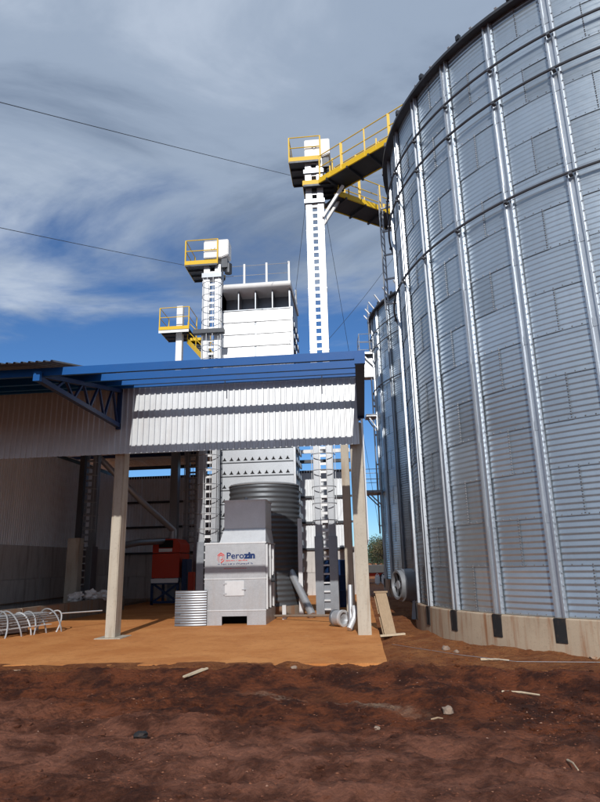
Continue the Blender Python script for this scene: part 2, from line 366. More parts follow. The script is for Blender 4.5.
# crumbs of earth on the ground
cb = MB()
OCT = [(1,0,0),(-1,0,0),(0,1,0),(0,-1,0),(0,0,1),(0,0,-1)]; OF = [(0,2,4),(2,1,4),(1,3,4),(3,0,4),(2,0,5),(1,2,5),(3,1,5),(0,3,5)]
for i in range(30000):
    y = 3.2 + 7.6*random.random()**1.3 if i < 27000 else random.uniform(10.5, 20)
    x = random.uniform(-6.5, 4.5) if y < 10.5 else random.uniform(0.35, 3.0)
    if noise.noise(Vector((x*0.8, y*0.9, 7))) < random.uniform(-0.35, 0.25): continue
    if y > 10.5 and (x-8.2)**2 + (y-16.72)**2 < 7.0**2: continue
    r = 0.003 + 0.013*random.random()**4
    z = gz(x, y); sq = [random.uniform(0.6, 1.3) for _ in range(6)]
    cb.add([(x+p[0]*r*q, y+p[1]*r*q, z+r*0.2+p[2]*r*q*0.55) for p, q in zip(OCT, sq)], OF)
bmI = bmesh.new(); bmesh.ops.create_icosphere(bmI, subdivisions=1, radius=1.0); bmI.verts.ensure_lookup_table()
ICV = [v.co.copy() for v in bmI.verts]; ICF = [tuple(v.index for v in f.verts) for f in bmI.faces]; bmI.free()
for i in range(5200):
    y = 3.4 + 7.0*random.random()**1.1; x = random.uniform(-6.0, 4.8)
    if i > 4600: y = random.uniform(10.3, 16); x = random.uniform(0.4, 2.2)
    if noise.noise(Vector((x*0.7+4, y*1.1, 2))) < random.uniform(-0.25, 0.3): continue
    if (x-8.2)**2 + (y-16.72)**2 < 7.05**2: continue
    r = 0.010 + 0.030*random.random()**3.2; z = gz(x, y); se = Vector((i*1.7, 0, 0)); a_ = random.uniform(0.6, 1.2)
    cb.add([(x+v.x*r*k_*1.2, y+v.y*r*k_*a_, z+r*0.12+v.z*r*k_*0.6) for v in ICV for k_ in (1+0.55*noise.noise(v*1.7+se),)], ICF, 1)
o = cb.build('earth_crumbs', ['clod', 'soil']); struct(o, 'stuff'); tag(o, 'small crumbs of red earth scattered over the muddy ground', 'earth')

# ------------------------------------------------------------------ silos
RS, RH, NCOR, NB = 6.77, 0.88, 8, 32
BAY = 2*math.pi/NB
def sheet_mesh():
    s = MB(); na, nz = 16, NCOR*8; a0, a1 = -0.004, 2*BAY+0.004
    for j in range(nz+1):
        z = RH*j/nz - 0.02*(1 - j/nz)
        for i in range(na+1):
            r = RS + 0.0050*math.sin(2*math.pi*NCOR*j/nz + 0.6*math.sin(2*math.pi*NCOR*j/nz)) + 0.009*(1-j/nz) + 0.007*(i/na)
            th = a0 + (a1-a0)*i/na; s.v.append((r*math.cos(th), r*math.sin(th), z))
    w_ = na+1
    for j in range(nz):
        for i in range(na): s.f.append((j*w_+i, j*w_+i+1, (j+1)*w_+i+1, (j+1)*w_+i)); s.m.append(0)
    def bolt(th, z, r):
        c = Vector((r*math.cos(th), r*math.sin(th), z)); rd = Vector((math.cos(th), math.sin(th), 0)); tg = Vector((-rd.y, rd.x, 0)); e = 0.013
        q = [c-tg*e-Vector((0,0,e)), c+tg*e-Vector((0,0,e)), c+tg*e+Vector((0,0,e)), c-tg*e+Vector((0,0,e))]
        s.add(q + [c + rd*0.018], [(0,1,4),(1,2,4),(2,3,4),(3,0,4)], 1)
    for i in range(15): bolt(a0 + (a1-a0)*(i+0.5)/15, 0.012, RS+0.014)
    for j in range(NCOR*2): bolt(a1-0.004, RH*(j+0.5)/(NCOR*2), RS+0.02)
    return s.mesh('wall_sheet', ['silo_steel', 'bolt'], True)
SHEET = sheet_mesh()
def rib_mesh(h):
    s = MB(); prof = [(-.125,.014),(-.100,.014),(-.094,.080),(-.058,.080),(-.048,.026),(.048,.026),(.058,.080),(.094,.080),(.100,.014),(.125,.014)]
    k = len(prof); nz = 15
    for j in range(nz+1):
        for tt, r in prof: s.v.append((RS+0.02+r, tt, h*j/nz))
    for j in range(nz):
        for i in range(k-1): s.f.append((j*k+i, j*k+i+1, (j+1)*k+i+1, (j+1)*k+i)); s.m.append(0)
    s.f.append(tuple(range(nz*k, nz*k+k))); s.m.append(0)
    for j in range(int(h/0.22)):
        for sg in (-1, 1): s.box((RS+0.03, sg*.113-.012, .1+j*.22), (RS+0.052, sg*.113+.012, .124+j*.22), 0)
    for j in range(1, int(h/RH/2)+1):                       # splice plates
        s.box((RS+.046, -.045, j*RH*2-.09), (RS+.055, .045, j*RH*2+.09), 0)
    return s.mesh('stiffener', ['silo_rib', 'bolt'])
def silo(name, loc, rings, rot, ring_z, label, base_h=0.56):
    root = thing(name, loc, label, 'silo', 'corrugated steel grain silos')
    H = rings*RH; zt = base_h + H
    cbm = MB().lathe([(RS-0.5, 0.3), (RS-0.5, base_h-0.02), (RS+0.10, base_h-0.004), (RS+0.125, base_h-0.03), (RS+0.135, 0.25), (RS+0.14, -0.3)], 96)
    cbo = place('concrete_base', cbm.mesh('concrete_base', 'concrete_base', True), root)
    pm = MB().box((RS+0.10, -0.105, base_h-0.42), (RS+0.15, 0.105, base_h-0.006)).box((RS+0.10, -0.085, base_h-0.40), (RS+0.158, -0.06, base_h-0.03)).mesh('anchor_plate', 'rubber')
    rm = rib_mesh(H + 0.04)
    for k_ in range(NB):
        a = rot + k_*BAY
        place('anchor_plate', pm, cbo, rz=a)
        place('stiffener', rm, root, (0, 0, base_h), a)
    for j in range(rings):
        for k_ in range(NB//2):
            place('wall_sheet', SHEET, root, (0, 0, base_h+0.02+j*RH), rot + BAY/2 + BAY*(j % 2) + k_*2*BAY)
    for z in ring_z:
        s = MB(); pts = [((RS+0.16)*math.cos(R(i*2.5)), (RS+0.16)*math.sin(R(i*2.5)), z) for i in range(144)]
        s.path(pts, 0.03, 8, closed=True)
        for k_ in range(NB):
            a = rot + k_*BAY; c, d = math.cos(a), math.sin(a)
            s.bar(((RS+0.09)*c, (RS+0.09)*d, z-0.05), ((RS+0.21)*c, (RS+0.21)*d, z-0.05), 0.07, 0.05)
        place('wind_ring', s.mesh('wind_ring', 'ring_steel', True), root)
    ev = MB().lathe([(RS-0.02, zt-0.02), (RS+0.17, zt-0.05), (RS+0.23, zt-0.06), (RS+0.23, zt+0.02), (RS+0.05, zt+0.12)], 128)
    place('eave_ring', ev.mesh('eave_ring', 'eave_steel'), root)
    rf = MB(); ap = zt + 3.6
    rf.lathe([(RS+0.20, zt+0.045), (0.5, ap)], 96)
    rf.lathe([(0.5, ap-0.1), (0.5, ap+0.35), (0.0, ap+0.5)], 24)
    for k_ in range(NB*2):
        a = rot + (k_+0.5)*BAY/2; c, d = math.cos(a), math.sin(a)
        rf.bar(((RS+0.17)*c, (RS+0.17)*d, zt+0.09), (0.6*c, 0.6*d, ap), 0.06, 0.08)
    ro = place('roof', rf.mesh('roof', 'galv'), root)
    cl = MB().box((RS+0.16, -0.05, zt+0.02), (RS+0.25, 0.05, zt+0.15)).mesh('roof_clip', 'dark_steel')
    for k_ in range(NB): place('roof_clip', cl, ro, rz=rot + (k_+0.5)*BAY)
    return root, zt
silo1, zt1 = silo('grain_silo', (8.2, 16.72, 0), 15, R(-133.95), (9.0, 11.52, 12.43), 'large near galvanized silo filling the right side of the picture')
silo2, zt2 = silo('grain_silo', (7.88, 32.6, 0.2), 16, R(-141), (10.3, 12.55, 13.4), 'far galvanized silo half hidden behind the large near one')

# ladder, landings and posts on the far silo
def on_silo(c, ang, r, z): return (c[0]+r*math.cos(ang), c[1]+r*math.sin(ang), z)
lad = MB(); a = R(-176)
C2 = (7.88, 32.6)
for da in (-0.024, 0.024): lad.tube(on_silo(C2, a+da, RS+0.22, 3.0), on_silo(C2, a+da, RS+0.22, zt2+1.1), 0.028, 6)
for k in range(42): lad.tube(on_silo(C2, a-0.024, RS+0.22, 3.1+k*0.3), on_silo(C2, a+0.024, RS+0.22, 3.1+k*0.3), 0.014, 5)
for k in range(8): lad.bar(on_silo(C2, a, RS+0.1, 3.4+k*1.6), on_silo(C2, a, RS+0.22, 3.4+k*1.6), 0.3, 0.04)
lad.build('ladder', 'galv', silo2)
def landing(z, w_, d, rail):
    s = MB(); c = Vector(on_silo(C2, a, RS+0.1, z)); rd = Vector((math.cos(a), math.sin(a), 0)); tg = Vector((-rd.y, rd.x, 0))
    p = c + rd*d/2; s.bar(p - tg*w_/2, p + tg*w_/2, d, 0.12)
    s.bar(c - Vector((0,0,0.7)) + tg*w_*0.35, c + rd*d*0.8 + tg*w_*0.35, 0.06, 0.06); s.bar(c - Vector((0,0,0.7)) - tg*w_*0.35, c + rd*d*0.8 - tg*w_*0.35, 0.06, 0.06)
    o_ = s.build('landing', 'galv', silo2)
    r_ = MB(); cs = [c - tg*w_/2, c + rd*d - tg*w_/2, c + rd*d + tg*w_/2, c + tg*w_/2]
    for i, q in enumerate(cs): r_.tube(q, q + Vector((0,0,rail)), 0.025, 6)
    for hgt in (rail, rail*0.55):
        for i in range(3): r_.tube(cs[i] + Vector((0,0,hgt)), cs[i+1] + Vector((0,0,hgt)), 0.018, 6)
    r_.build('handrail', 'galv', o_)
landing(5.1, 1.5, 0.85, 1.15); landing(9.2, 0.9, 0.55, 0.05); landing(12.7, 1.2, 0.75, 1.1)
bxm = MB(); p0 = Vector(on_silo(C2, a, RS+0.15, 11.4)); bxm.box(p0 + Vector((-0.45, -0.3, 0)), p0 + Vector((0.05, 0.3, 1.2))); bxm.build('control_box', 'galv', silo2, bevel=0.02)
ps = MB()
for k in range(14):
    an = R(-180 + k*7.5); q = Vector(on_silo(C2, an, RS+0.1, zt2+0.3)); rd = Vector((math.cos(an), math.sin(an), 0))
    ps.bar(q, q + rd*0.32 + Vector((0,0,0.42)), 0.07, 0.05)
ps.build('eave_bracket', 'white_paint', silo2)
# ladder up the near silo's hidden side, standing clear of its edge
lad = MB(); C1 = (8.2, 16.72); a = R(-196.5)
for da in (-0.03, 0.03): lad.tube(on_silo(C1, a+da, RS+0.55, 9.6), on_silo(C1, a+da, RS+0.55, zt1+0.4), 0.03, 6)
for k in range(16): lad.tube(on_silo(C1, a-0.03, RS+0.55, 9.7+k*0.27), on_silo(C1, a+0.03, RS+0.55, 9.7+k*0.27), 0.014, 5)
for k in range(5): lad.bar(on_silo(C1, a, RS+0.05, 9.9+k*0.9), on_silo(C1, a, RS+0.55, 9.9+k*0.9), 0.06, 0.05)
lad.build('ladder', 'galv', silo1)

# ------------------------------------------------------------------ open shed
shed = thing('open_shed', (-5.97, 14.45, 0), 'open front steel shed with blue purlins, grey cladding and concrete columns', 'shed')
PITCH = 0.145
def cladding_mesh(h, nr, name, mat, dep=0.028):
    s = MB(); pts = []
    for k_ in range(nr):
        x = k_*PITCH; pts += [(x, 0), (x+0.085, 0), (x+0.098, -dep), (x+0.132, -dep), (x+0.145, 0)]
    q = [pts[0]]
    for p in pts[1:]:
        if abs(p[0]-q[-1][0]) > 1e-6 or abs(p[1]-q[-1][1]) > 1e-6: q.append(p)
    k_ = len(q)
    for z in (0, h):
        for x, y_ in q: s.v.append((x, y_, z))
    for i in range(k_-1): s.f.append((i, i+1, k_+i+1, k_+i)); s.m.append(0)
    return s.mesh(name, mat)
SW = PITCH*7
def P_(v): return tuple(Vector(v) - shed.location)
fc = MB().box((-16.2, 14.31, 4.36), (0.04, 14.36, 4.45)).box((-16.2, 14.31, 5.2), (0.04, 14.38, 5.28)).box((-16.2, 14.31, 6.05), (0.04, 14.38, 6.13)).build('front_cladding', 'dark_steel', shed)
cm = cladding_mesh(1.86, 7, 'cladding_sheet', 'cladding')
for k in range(16): place('cladding_sheet', cm, fc, P_((0.04 - SW*(k+1), 14.295 - 0.0015*(k % 2), 4.33)))
# columns
for (x0, x1, y0, y1, zt) in ((-6.09, -5.85, 14.42, 14.80, 4.9), (-0.20, 0.10, 14.42, 14.80, 4.9), (-0.55, -0.31, 18.4, 18.75, 6.3), (-12.0, -11.76, 14.42, 14.80, 4.9), (-11.38, -10.9, 22.9, 23.3, 2.75), (-0.72, -0.48, 25.0, 25.35, 6.3)):
    MB().box((x0, y0, -0.1), (x1, y1, zt)).build('column', 'concrete_column', shed, bevel=0.018)
pl = MB()
for (x, y) in ((-5.97, 14.6),): pl.box((x-0.30, y-0.38, 0.0), (x+0.34, y+0.35, 0.035))
pl.build('column_footing', 'concrete_column', shed, bevel=0.012)
sp = MB().box((-11.2, 23.1, 2.75), (-11.0, 23.28, 7.2)); sp.build('steel_post', 'dark_steel', shed)
# cantilever trusses, purlins
def truss(x, wd, mat):
    t0 = MB().bar((x, 10.36, 5.09), (x, 14.30, 5.04), wd, 0.10).build('truss', mat, shed)
    MB().bar((x, 10.36, 5.17), (x, 14.28, 5.96), wd, 0.09).build('top_chord', mat, t0)
    MB().box((x-wd/2-0.01, 10.28, 5.03), (x+wd/2+0.01, 10.36, 5.22)).build('end_plate', 'blue_paint', t0)
    MB().box((x-wd/2, 14.2, 4.95), (x+wd/2, 14.28, 5.99)).build('end_post', mat, t0)
    n_ = 8
    for i in range(n_):
        y_ = 11.0 + (14.15-11.0)*i/n_; y2 = 11.0 + (14.15-11.0)*(i+1)/n_
        zt_ = lambda q: 5.17 + (q-10.36)*0.2117
        zb_ = lambda q: 5.09 - (q-10.36)*0.0127
        if i % 2 == 0: MB().bar((x, y_, zb_(y_)), (x, y2, zt_(y2)), wd*0.5, 0.045).build('web_member', mat, t0)
        else: MB().bar((x, y_, zt_(y_)), (x, y2, zb_(y2)), wd*0.5, 0.045).build('web_member', mat, t0)
truss(-5.97, 0.11, 'navy_and_shaded_blue'); truss(0.10, 0.17, 'navy_and_shaded_blue'); truss(-12.0, 0.11, 'blue_paint')  # first two trusses darker than blue: roof shade put into their colour
pend = [0.20, 0.14, 0.10, 0.04]
for i, (y, z) in enumerate(((10.45, 5.235), (12.15, 5.63), (13.3, 5.87), (14.08, 6.04))):
    s = MB(); x0, x1 = -16.2, pend[i]
    s.box((x0, y-0.035, z-0.07), (x1, y-0.028, z+0.085)); s.box((x0, y-0.028, z+0.078), (x1, y+0.04, z+0.085)); s.box((x0, y-0.028, z-0.07), (x1, y+0.04, z-0.063))
    s.box((x0, y+0.033, z+0.06), (x1, y+0.04, z+0.078)); s.box((x0, y+0.033, z-0.063), (x1, y+0.04, z-0.045))
    s.build('purlin', 'blue_paint', shed)
for i in range(2):
    MB().tube((-3.2+i*2.4, 14.0, 5.8), (-3.2+i*2.4, 14.0, 6.0), 0.012, 6).build('hanger_bolt', 'dark_steel', shed)
# roof sheets over the left bays only
def roof_run(y0, z0, y1, z1, nm, rm_='roof_sheet'):
    ln = math.hypot(y1-y0, z1-z0); me = cladding_mesh(ln, 7, nm, rm_, 0.03)
    ang = math.atan2(y1-y0, z1-z0)
    for k_ in range(11): place(nm, me, shed, P_((-5.52 - SW*(k_+1), y0, z0 + 0.002*(k_ % 2))), rot=(-ang, 0, 0))
roof_run(10.02, 5.30, 14.5, 6.352, 'roof_sheet'); roof_run(14.4, 6.345, 20.5, 7.77, 'roof_sheet', 'cladding_back'); roof_run(20.4, 7.79, 33.0, 6.95, 'roof_sheet', 'cladding_back')  # front run dark for its shade, rear runs pale to bounce light inside
for (y, z) in ((16.5, 6.72), (18.5, 7.2), (20.5, 7.62), (23, 7.5), (26, 7.3), (29, 7.1)):
    MB().box((-16.2, y-0.04, z-0.16), (-5.5, y+0.04, z)).build('roof_beam', 'navy_and_shaded_blue', shed)
# back wall: concrete panels below, girts and sheets above
bw = MB().box((-13.0, 32.1, 6.28), (-0.4, 32.2, 6.42)).build('back_wall', 'dark_steel', shed)
MB().box((-13.0, 32.23, -0.05), (-0.4, 32.4, 2.4)).build('wall_core', 'concrete_panel', bw)
pmn = MB().box((0, 0, 0), (2.995, 0.14, 1.14)).mesh('concrete_panel', 'concrete_panel', bevel=0.012)
for k in range(4):
    for j in range(2): place('concrete_panel', pmn, bw, P_((-13.0 + 3.1*k, 32.06, -0.02 + 1.15*j)))
for z in (2.3, 3.65, 4.98): MB().box((-13.0, 31.95, z-0.055), (-0.45, 32.05, z+0.055)).build('girt', 'dark_steel', bw)
cmb = cladding_mesh(4.1, 7, 'cladding_sheet', 'cladding_back')
for k in range(12): place('cladding_sheet', cmb, bw, P_((-0.75 - SW*(k+1), 32.12 - 0.0015*(k % 2), 2.3)))
for y, z, c in ((31.2, 6.75, 'dark_steel'), (30.2, 7.1, 'white_paint')):
    MB().box((-13.0, y, z-0.09), (-0.45, y+0.1, z+0.09)).build('tie_beam', c, shed)
# left side wall
sw = MB().box((-13.12, 15.0, 6.3), (-13.02, 32.1, 6.45)).build('side_wall', 'dark_steel', shed)
MB().box((-13.30, 15.0, -0.05), (-13.141, 32.2, 2.6)).build('wall_core', 'concrete_panel', sw)
pms = MB().box((0, 0, 0), (0.14, 3.995, 1.25)).mesh('concrete_panel', 'concrete_panel', bevel=0.012)
for k in range(4):
    for j in range(2): place('concrete_panel', pms, sw, P_((-13.14, 16.0 + 4.0*k, 0.0 + 1.258*j)))
cms = cladding_mesh(4.0, 7, 'cladding_sheet', 'cladding_back')
for k in range(16): place('cladding_sheet', cms, sw, P_((-13.06 - 0.0015*(k % 2), 15.6 + SW*k, 2.5)), rz=R(90))
for k in range(2): MB().box((-13.0, 16.0, 0.40-0.02*k), (-12.9-0.02*k, 32.0, 0.44)).build('wall_ledge', 'concrete_dirty', sw) if k == 0 else None
# right end wall seen edge on
rw = MB().box((0.05, 14.9, 6.0), (0.11, 19.0, 6.12)).build('end_wall', 'dark_steel', shed)
cme = cladding_mesh(3.9, 7, 'cladding_sheet', 'cladding_back')
for k in range(4): place('cladding_sheet', cme, rw, P_((0.12, 14.62 + SW*k, 2.1)), rz=R(90))

# ------------------------------------------------------------------ bucket elevators
def rails(o, pts, h, mat, post=0.05, mid=(0.55, 1.0), closed=False, r=0.02, every=1.0):
    """posts and rails along a deck edge; each post is a piece of its own"""
    for i in range(len(pts)-1):
        p, q = Vector(pts[i]), Vector(pts[i+1]); ln = (q-p).length; n_ = max(1, round(ln/every))
        for k_ in range(n_ + (1 if i == len(pts)-2 else 0)):
            c = p + (q-p)*k_/n_; MB().bar(c, c + Vector((0,0,h)), post, post).build('post', mat, o)
        for m_ in mid: MB().tube(p + Vector((0,0,h*m_)), q + Vector((0,0,h*m_)), r, 6).build('rail', mat, o)
def elevator(x0, x1, y, zh, label, cage_top=6.5, dark=False, head=True, platform=None, mat='galv_white', cage=(2.8, 6.0), lw=0.225):
    cx = (x0+x1)/2
    e = thing('bucket_elevator', (cx, y, 0), label, 'elevator', 'bucket elevators')
    d = 0.30
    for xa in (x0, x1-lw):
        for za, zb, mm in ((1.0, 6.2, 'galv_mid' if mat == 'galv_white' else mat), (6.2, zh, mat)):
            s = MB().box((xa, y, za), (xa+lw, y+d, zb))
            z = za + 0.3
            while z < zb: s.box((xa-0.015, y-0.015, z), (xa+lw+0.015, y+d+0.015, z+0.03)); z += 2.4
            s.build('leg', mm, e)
    s = MB(); z = 2.6
    while z < zh-0.2: s.box((x0+lw-0.004, y+0.02, z), (x1-lw+0.004, y+0.06, z+0.085)); z += 0.275
    for xx in (x0+lw+0.012, x1-lw-0.012): s.box((xx-0.012, y+0.015, 2.5), (xx+0.012, y+0.05, zh-0.1))
    s.build('ladder', mat, e)
    bt = MB().box((x0-0.03, y-0.10, 0.02), (x0+lw+0.02, y+0.45, 2.45)).box((x1-lw-0.02, y-0.10, 0.02), (x1+0.03, y+0.45, 2.45)).box((x0, y+0.02, 0.1), (x1, y+0.42, 0.9)).build('boot', 'galv_dark', e, bevel=0.01)
    for k_ in range(10): MB().box((x0+lw+0.02, y-0.06, 0.15+k_*0.27), (x1-lw-0.02, y-0.02, 0.20+k_*0.27)).build('rung', 'galv_white', bt)
    # safety cage
    s = MB()
    z = cage[0]
    while z < cage[1]:
        pts = []
        for q in range(11):
            th = math.pi*q/10; pts.append((cx - 0.40*math.cos(th), y + 0.02 - 0.34*math.sin(th), z))
        s.path(pts, 0.017, 5); z += 0.55
    for q in (0, 2, 4, 6, 8, 10):
        th = math.pi*q/10; s.tube((cx-0.40*math.cos(th), y+0.02-0.34*math.sin(th), cage[0]-0.1), (cx-0.40*math.cos(th), y+0.02-0.34*math.sin(th), cage[1]), 0.012, 5)
    s.build('safety_cage', 'galv', e)
    return e
def head_box(e, x0, x1, y, z0, z1, xr):
    h = MB().prism([(x0, z0), (xr-0.28, z0), (xr, z0+0.12), (xr, z1), (x0, z1)], y-0.08, y+0.55).build('head', 'white_paint', e, bevel=0.03)
    MB().tube(((x0+x1)/2+0.05, y-0.12, (z0+z1)/2+0.05), ((x0+x1)/2+0.05, y-0.06, (z0+z1)/2+0.05), 0.09, 14).build('bearing', 'galv', h)
    MB().box((xr-0.30, y+0.0, z0-0.42), (xr-0.05, y+0.4, z0-0.01)).build('spout', 'dark_steel', e)
    MB().tube((xr-0.05, y+0.2, z0-0.62), (xr-0.05, y+0.2, z0-0.2), 0.15, 14).build('motor', 'dark_steel', e)
def deck(parent, x0, x1, y0, y1, z, mat='yellow_paint', under=True):
    dk = MB().box((x0, y0, z-0.03), (x1, y1, z)).build('platform', 'dark_steel', parent)
    k_ = MB().box((x0, y0-0.012, z-0.06), (x1, y0, z+0.15)).box((x0-0.012, y0, z-0.06), (x0, y1, z+0.15)).box((x0, y1, z-0.06), (x1, y1+0.012, z+0.15)); k_.build('kick_plate', mat, dk)
    s = MB()
    for q in range(4): s.box((x0+0.02, y0+(y1-y0)*q/3-0.02, z-0.11), (x1-0.02, y0+(y1-y0)*q/3+0.02, z-0.031))
    s.build('joist', 'dark_steel', dk)
    return dk
eR = elevator(-1.54, -0.87, 20.2, 16.9, 'tallest white bucket elevator, with yellow catwalks leading off to the silos', cage=(2.95, 6.3), lw=0.215)
head_box(eR, -1.54, -0.87, 20.2, 16.86, 17.66, -0.55)
dk = deck(eR, -2.15, -0.90, 20.05, 21.6, 16.70)
rails(dk, [(-2.14, 21.58, 16.7), (-2.14, 20.06, 16.7), (-0.92, 20.06, 16.7)], 1.05, 'yellow_paint', every=1.3)
dk = deck(eR, -1.62, -0.45, 19.95, 20.9, 15.55)
rails(dk, [(-0.47, 19.97, 15.55), (-0.47, 20.0, 15.55)], 1.05, 'yellow_paint', every=2)
s = MB()
for z in (16.15, 14.85): MB().box((-1.60, 20.12, z), (-0.82, 20.56, z+0.16)).build('flange', 'galv_dark', eR)
for q in (0.0, 0.25): MB().bar((-0.9, 20.15+q*2, 14.2), (-0.1, 20.1+q*2, 15.45), 0.10, 0.10).build('strut', 'white_paint', eR)
eL = elevator(-6.04, -5.33, 22.3, 13.7, 'white caged bucket elevator with yellow platform beside the dryer tower', cage=(2.9, 13.0))
head_box(eL, -6.05, -5.35, 22.3, 13.98, 14.82, -5.0)
dk = deck(eL, -6.82, -5.42, 22.15, 23.6, 13.72)
rails(dk, [(-6.80, 23.58, 13.72), (-6.80, 22.16, 13.72), (-5.44, 22.16, 13.72)], 1.1, 'yellow_paint', every=1.5)
MB().box((-6.10, 22.2, 13.1), (-5.28, 22.7, 13.3)).build('flange', 'galv_dark', eL)
s = MB().box((-6.35, 21.95, 10.55), (-5.10, 22.2, 10.72)); s.build('cage_landing', 'dark_steel', eL)
eD = elevator(-8.35, -7.65, 28.2, 7.0, 'dark caged elevator at the back wall behind the red machine', cage=(2.9, 7.0), mat='galv_dark', lw=0.18)
eC = elevator(-11.55, -10.85, 24.0, 7.0, 'caged elevator in the shade at the far left of the shed', cage=(3.1, 6.9), mat='galv_dark', lw=0.2)
# slim white shaft with platform and stair
sh = thing('conveyor_shaft', (-8.97, 28.6, 0), 'slim white shaft with a yellow railed platform, leftmost above the blue roof', 'shaft')
MB().box((-9.13, 28.5, 7.0), (-8.81, 28.8, 14.82)).build('duct', 'white_paint', sh, bevel=0.01)
MB().box((-9.15, 28.45, 0.0), (-8.79, 28.85, 7.0)).build('duct', 'galv_dark', sh)
DZ = 13.35
dk = deck(sh, -9.90, -8.32, 28.05, 29.6, DZ)
MB().box((-9.90, 28.02, DZ-0.20), (-8.32, 28.037, DZ-0.065)).build('fascia', 'white_paint', dk)
rails(dk, [(-9.88, 29.55, DZ), (-9.88, 28.07, DZ), (-8.34, 28.07, DZ), (-8.34, 29.55, DZ)], 1.2, 'yellow_paint', every=1.6)
p, q = Vector((-8.25, 28.9, 12.9)), Vector((-6.7, 26.6, 11.0))
stt = MB().bar(p, q, 0.75, 0.05).build('stair', 'dark_steel', sh)
side = Vector((0.83, 0.56, 0))*0.38
for sg in (-1, 1): MB().bar(p + side*sg, q + side*sg, 0.03, 0.24).build('stringer', 'yellow_paint', stt)
for k in range(7):
    c = p + (q-p)*(k+0.5)/7; MB().bar(c - side, c + side, 0.2, 0.03).build('tread', 'galv_dark', stt)
for sg in (-1, 1):
    for k in range(3):
        c = p + (q-p)*k/2 + side*sg; MB().tube(c, c + Vector((0,0,1.05)), 0.022, 6).build('post', 'yellow_paint', stt)
    for hh_ in (1.05, 0.55): MB().tube(p + side*sg + Vector((0,0,hh_)), q + side*sg + Vector((0,0,hh_)), 0.02, 6).build('rail', 'yellow_paint', stt)
MB().box((-8.31, 28.3, 12.75), (-7.75, 29.0, 12.9)).build('stair_landing', 'yellow_paint', sh)

# ------------------------------------------------------------------ catwalks
def catwalk(p, q, wd, label):
    p, q = Vector(p), Vector(q); d = (q-p).normalized(); a = Vector((-d.y, d.x, 0)); ln = (q-p).length
    c = thing('catwalk', tuple(p), label, 'catwalk', 'yellow catwalks to the silo tops')
    MB().bar(p, q, wd, 0.05).build('walkway', 'dark_steel', c)
    for sg in (-1, 1):
        e = a*sg*wd/2
        MB().bar(p + e + Vector((0,0,0.06)), q + e + Vector((0,0,0.06)), 0.05, 0.22).build('side_beam', 'yellow_paint', c)
        n_ = int(ln/1.05)
        for k_ in range(n_+1):
            b_ = p + d*min(ln, k_*1.05+0.05) + e
            MB().bar(b_, b_ + Vector((0,0,1.12)), 0.10 if k_ % 2 else 0.05, 0.04).build('post', 'yellow_paint', c)
            if k_ % 2 == 0: MB().bar(b_ + d*0.5, b_ + d*0.5 + Vector((0,0,0.42)), 0.05, 0.04).build('post', 'yellow_paint', c)
        for hh_ in (1.12, 0.62):
            MB().tube(p + e + Vector((0,0,hh_)), q + e + Vector((0,0,hh_)), 0.02, 6).build('rail', 'yellow_paint', c)
    k_ = 0.4
    while k_ < ln:
        b_ = p + d*k_ - Vector((0,0,0.07)); MB().bar(b_ - a*wd*0.55, b_ + a*wd*0.55, 0.07, 0.09).build('crossbeam', 'dark_steel', c); k_ += 0.95
    return c
catwalk((-0.72, 20.28, 15.55), (5.6, 15.7, 15.75), 0.95, 'upper yellow catwalk, running to the near silo top')
catwalk((-0.62, 20.5, 15.12), (6.9, 26.6, 15.35), 0.95, 'lower yellow catwalk, descending in view toward the far silo')

# ------------------------------------------------------------------ dryer tower
DX0, DX1, DY = -5.46, -2.53, 23.0
dr = thing('grain_dryer', ((DX0+DX1)/2, DY, 0), 'tall white panelled grain dryer tower rising behind the blue roof', 'grain dryer')
MB().box((DX0+0.05, DY+0.06, 0.05), (DX1-0.05, DY+3.0, 11.84)).build('core', 'galv_dark', dr)
z = 11.86; k = 0
while z > 0.9:
    z0 = z - 0.535
    plain = k < 4
    if plain and k % 2 == 1:
        for xa, xb in ((DX0, (DX0+DX1)/2-0.035), ((DX0+DX1)/2+0.035, DX1)):
            MB().box((xa, DY, z0+0.016), (xb, DY+0.05, z-0.008)).build('panel', 'galv_white', dr, bevel=0.012)
    else:
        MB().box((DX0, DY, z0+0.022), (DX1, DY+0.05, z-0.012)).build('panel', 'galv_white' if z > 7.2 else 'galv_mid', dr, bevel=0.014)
    if not plain:
        s = MB()
        for q in range(10):
            xc = DX0 + 0.22 + q*(DX1-DX0-0.44)/9; zb = z0+0.12
            s.prism([(xc-0.055, zb), (xc+0.055, zb), (xc, zb+0.12)], DY-0.004, DY+0.01)
            s.box((xc-0.075, DY-0.035, zb-0.012), (xc+0.075, DY-0.003, zb))
        struct(s.build('vent_hole', 'black', dr), 'stuff')  # black triangles stand in for the shade inside the holes
    s = MB()
    for q in range(4): s.box((DX1, DY+0.3+q*0.7, z0+0.1), (DX1+0.06, DY+0.8+q*0.7, z0+0.3))
    s.build('side_louvre', 'galv_dark', dr)
    z = z0; k += 1
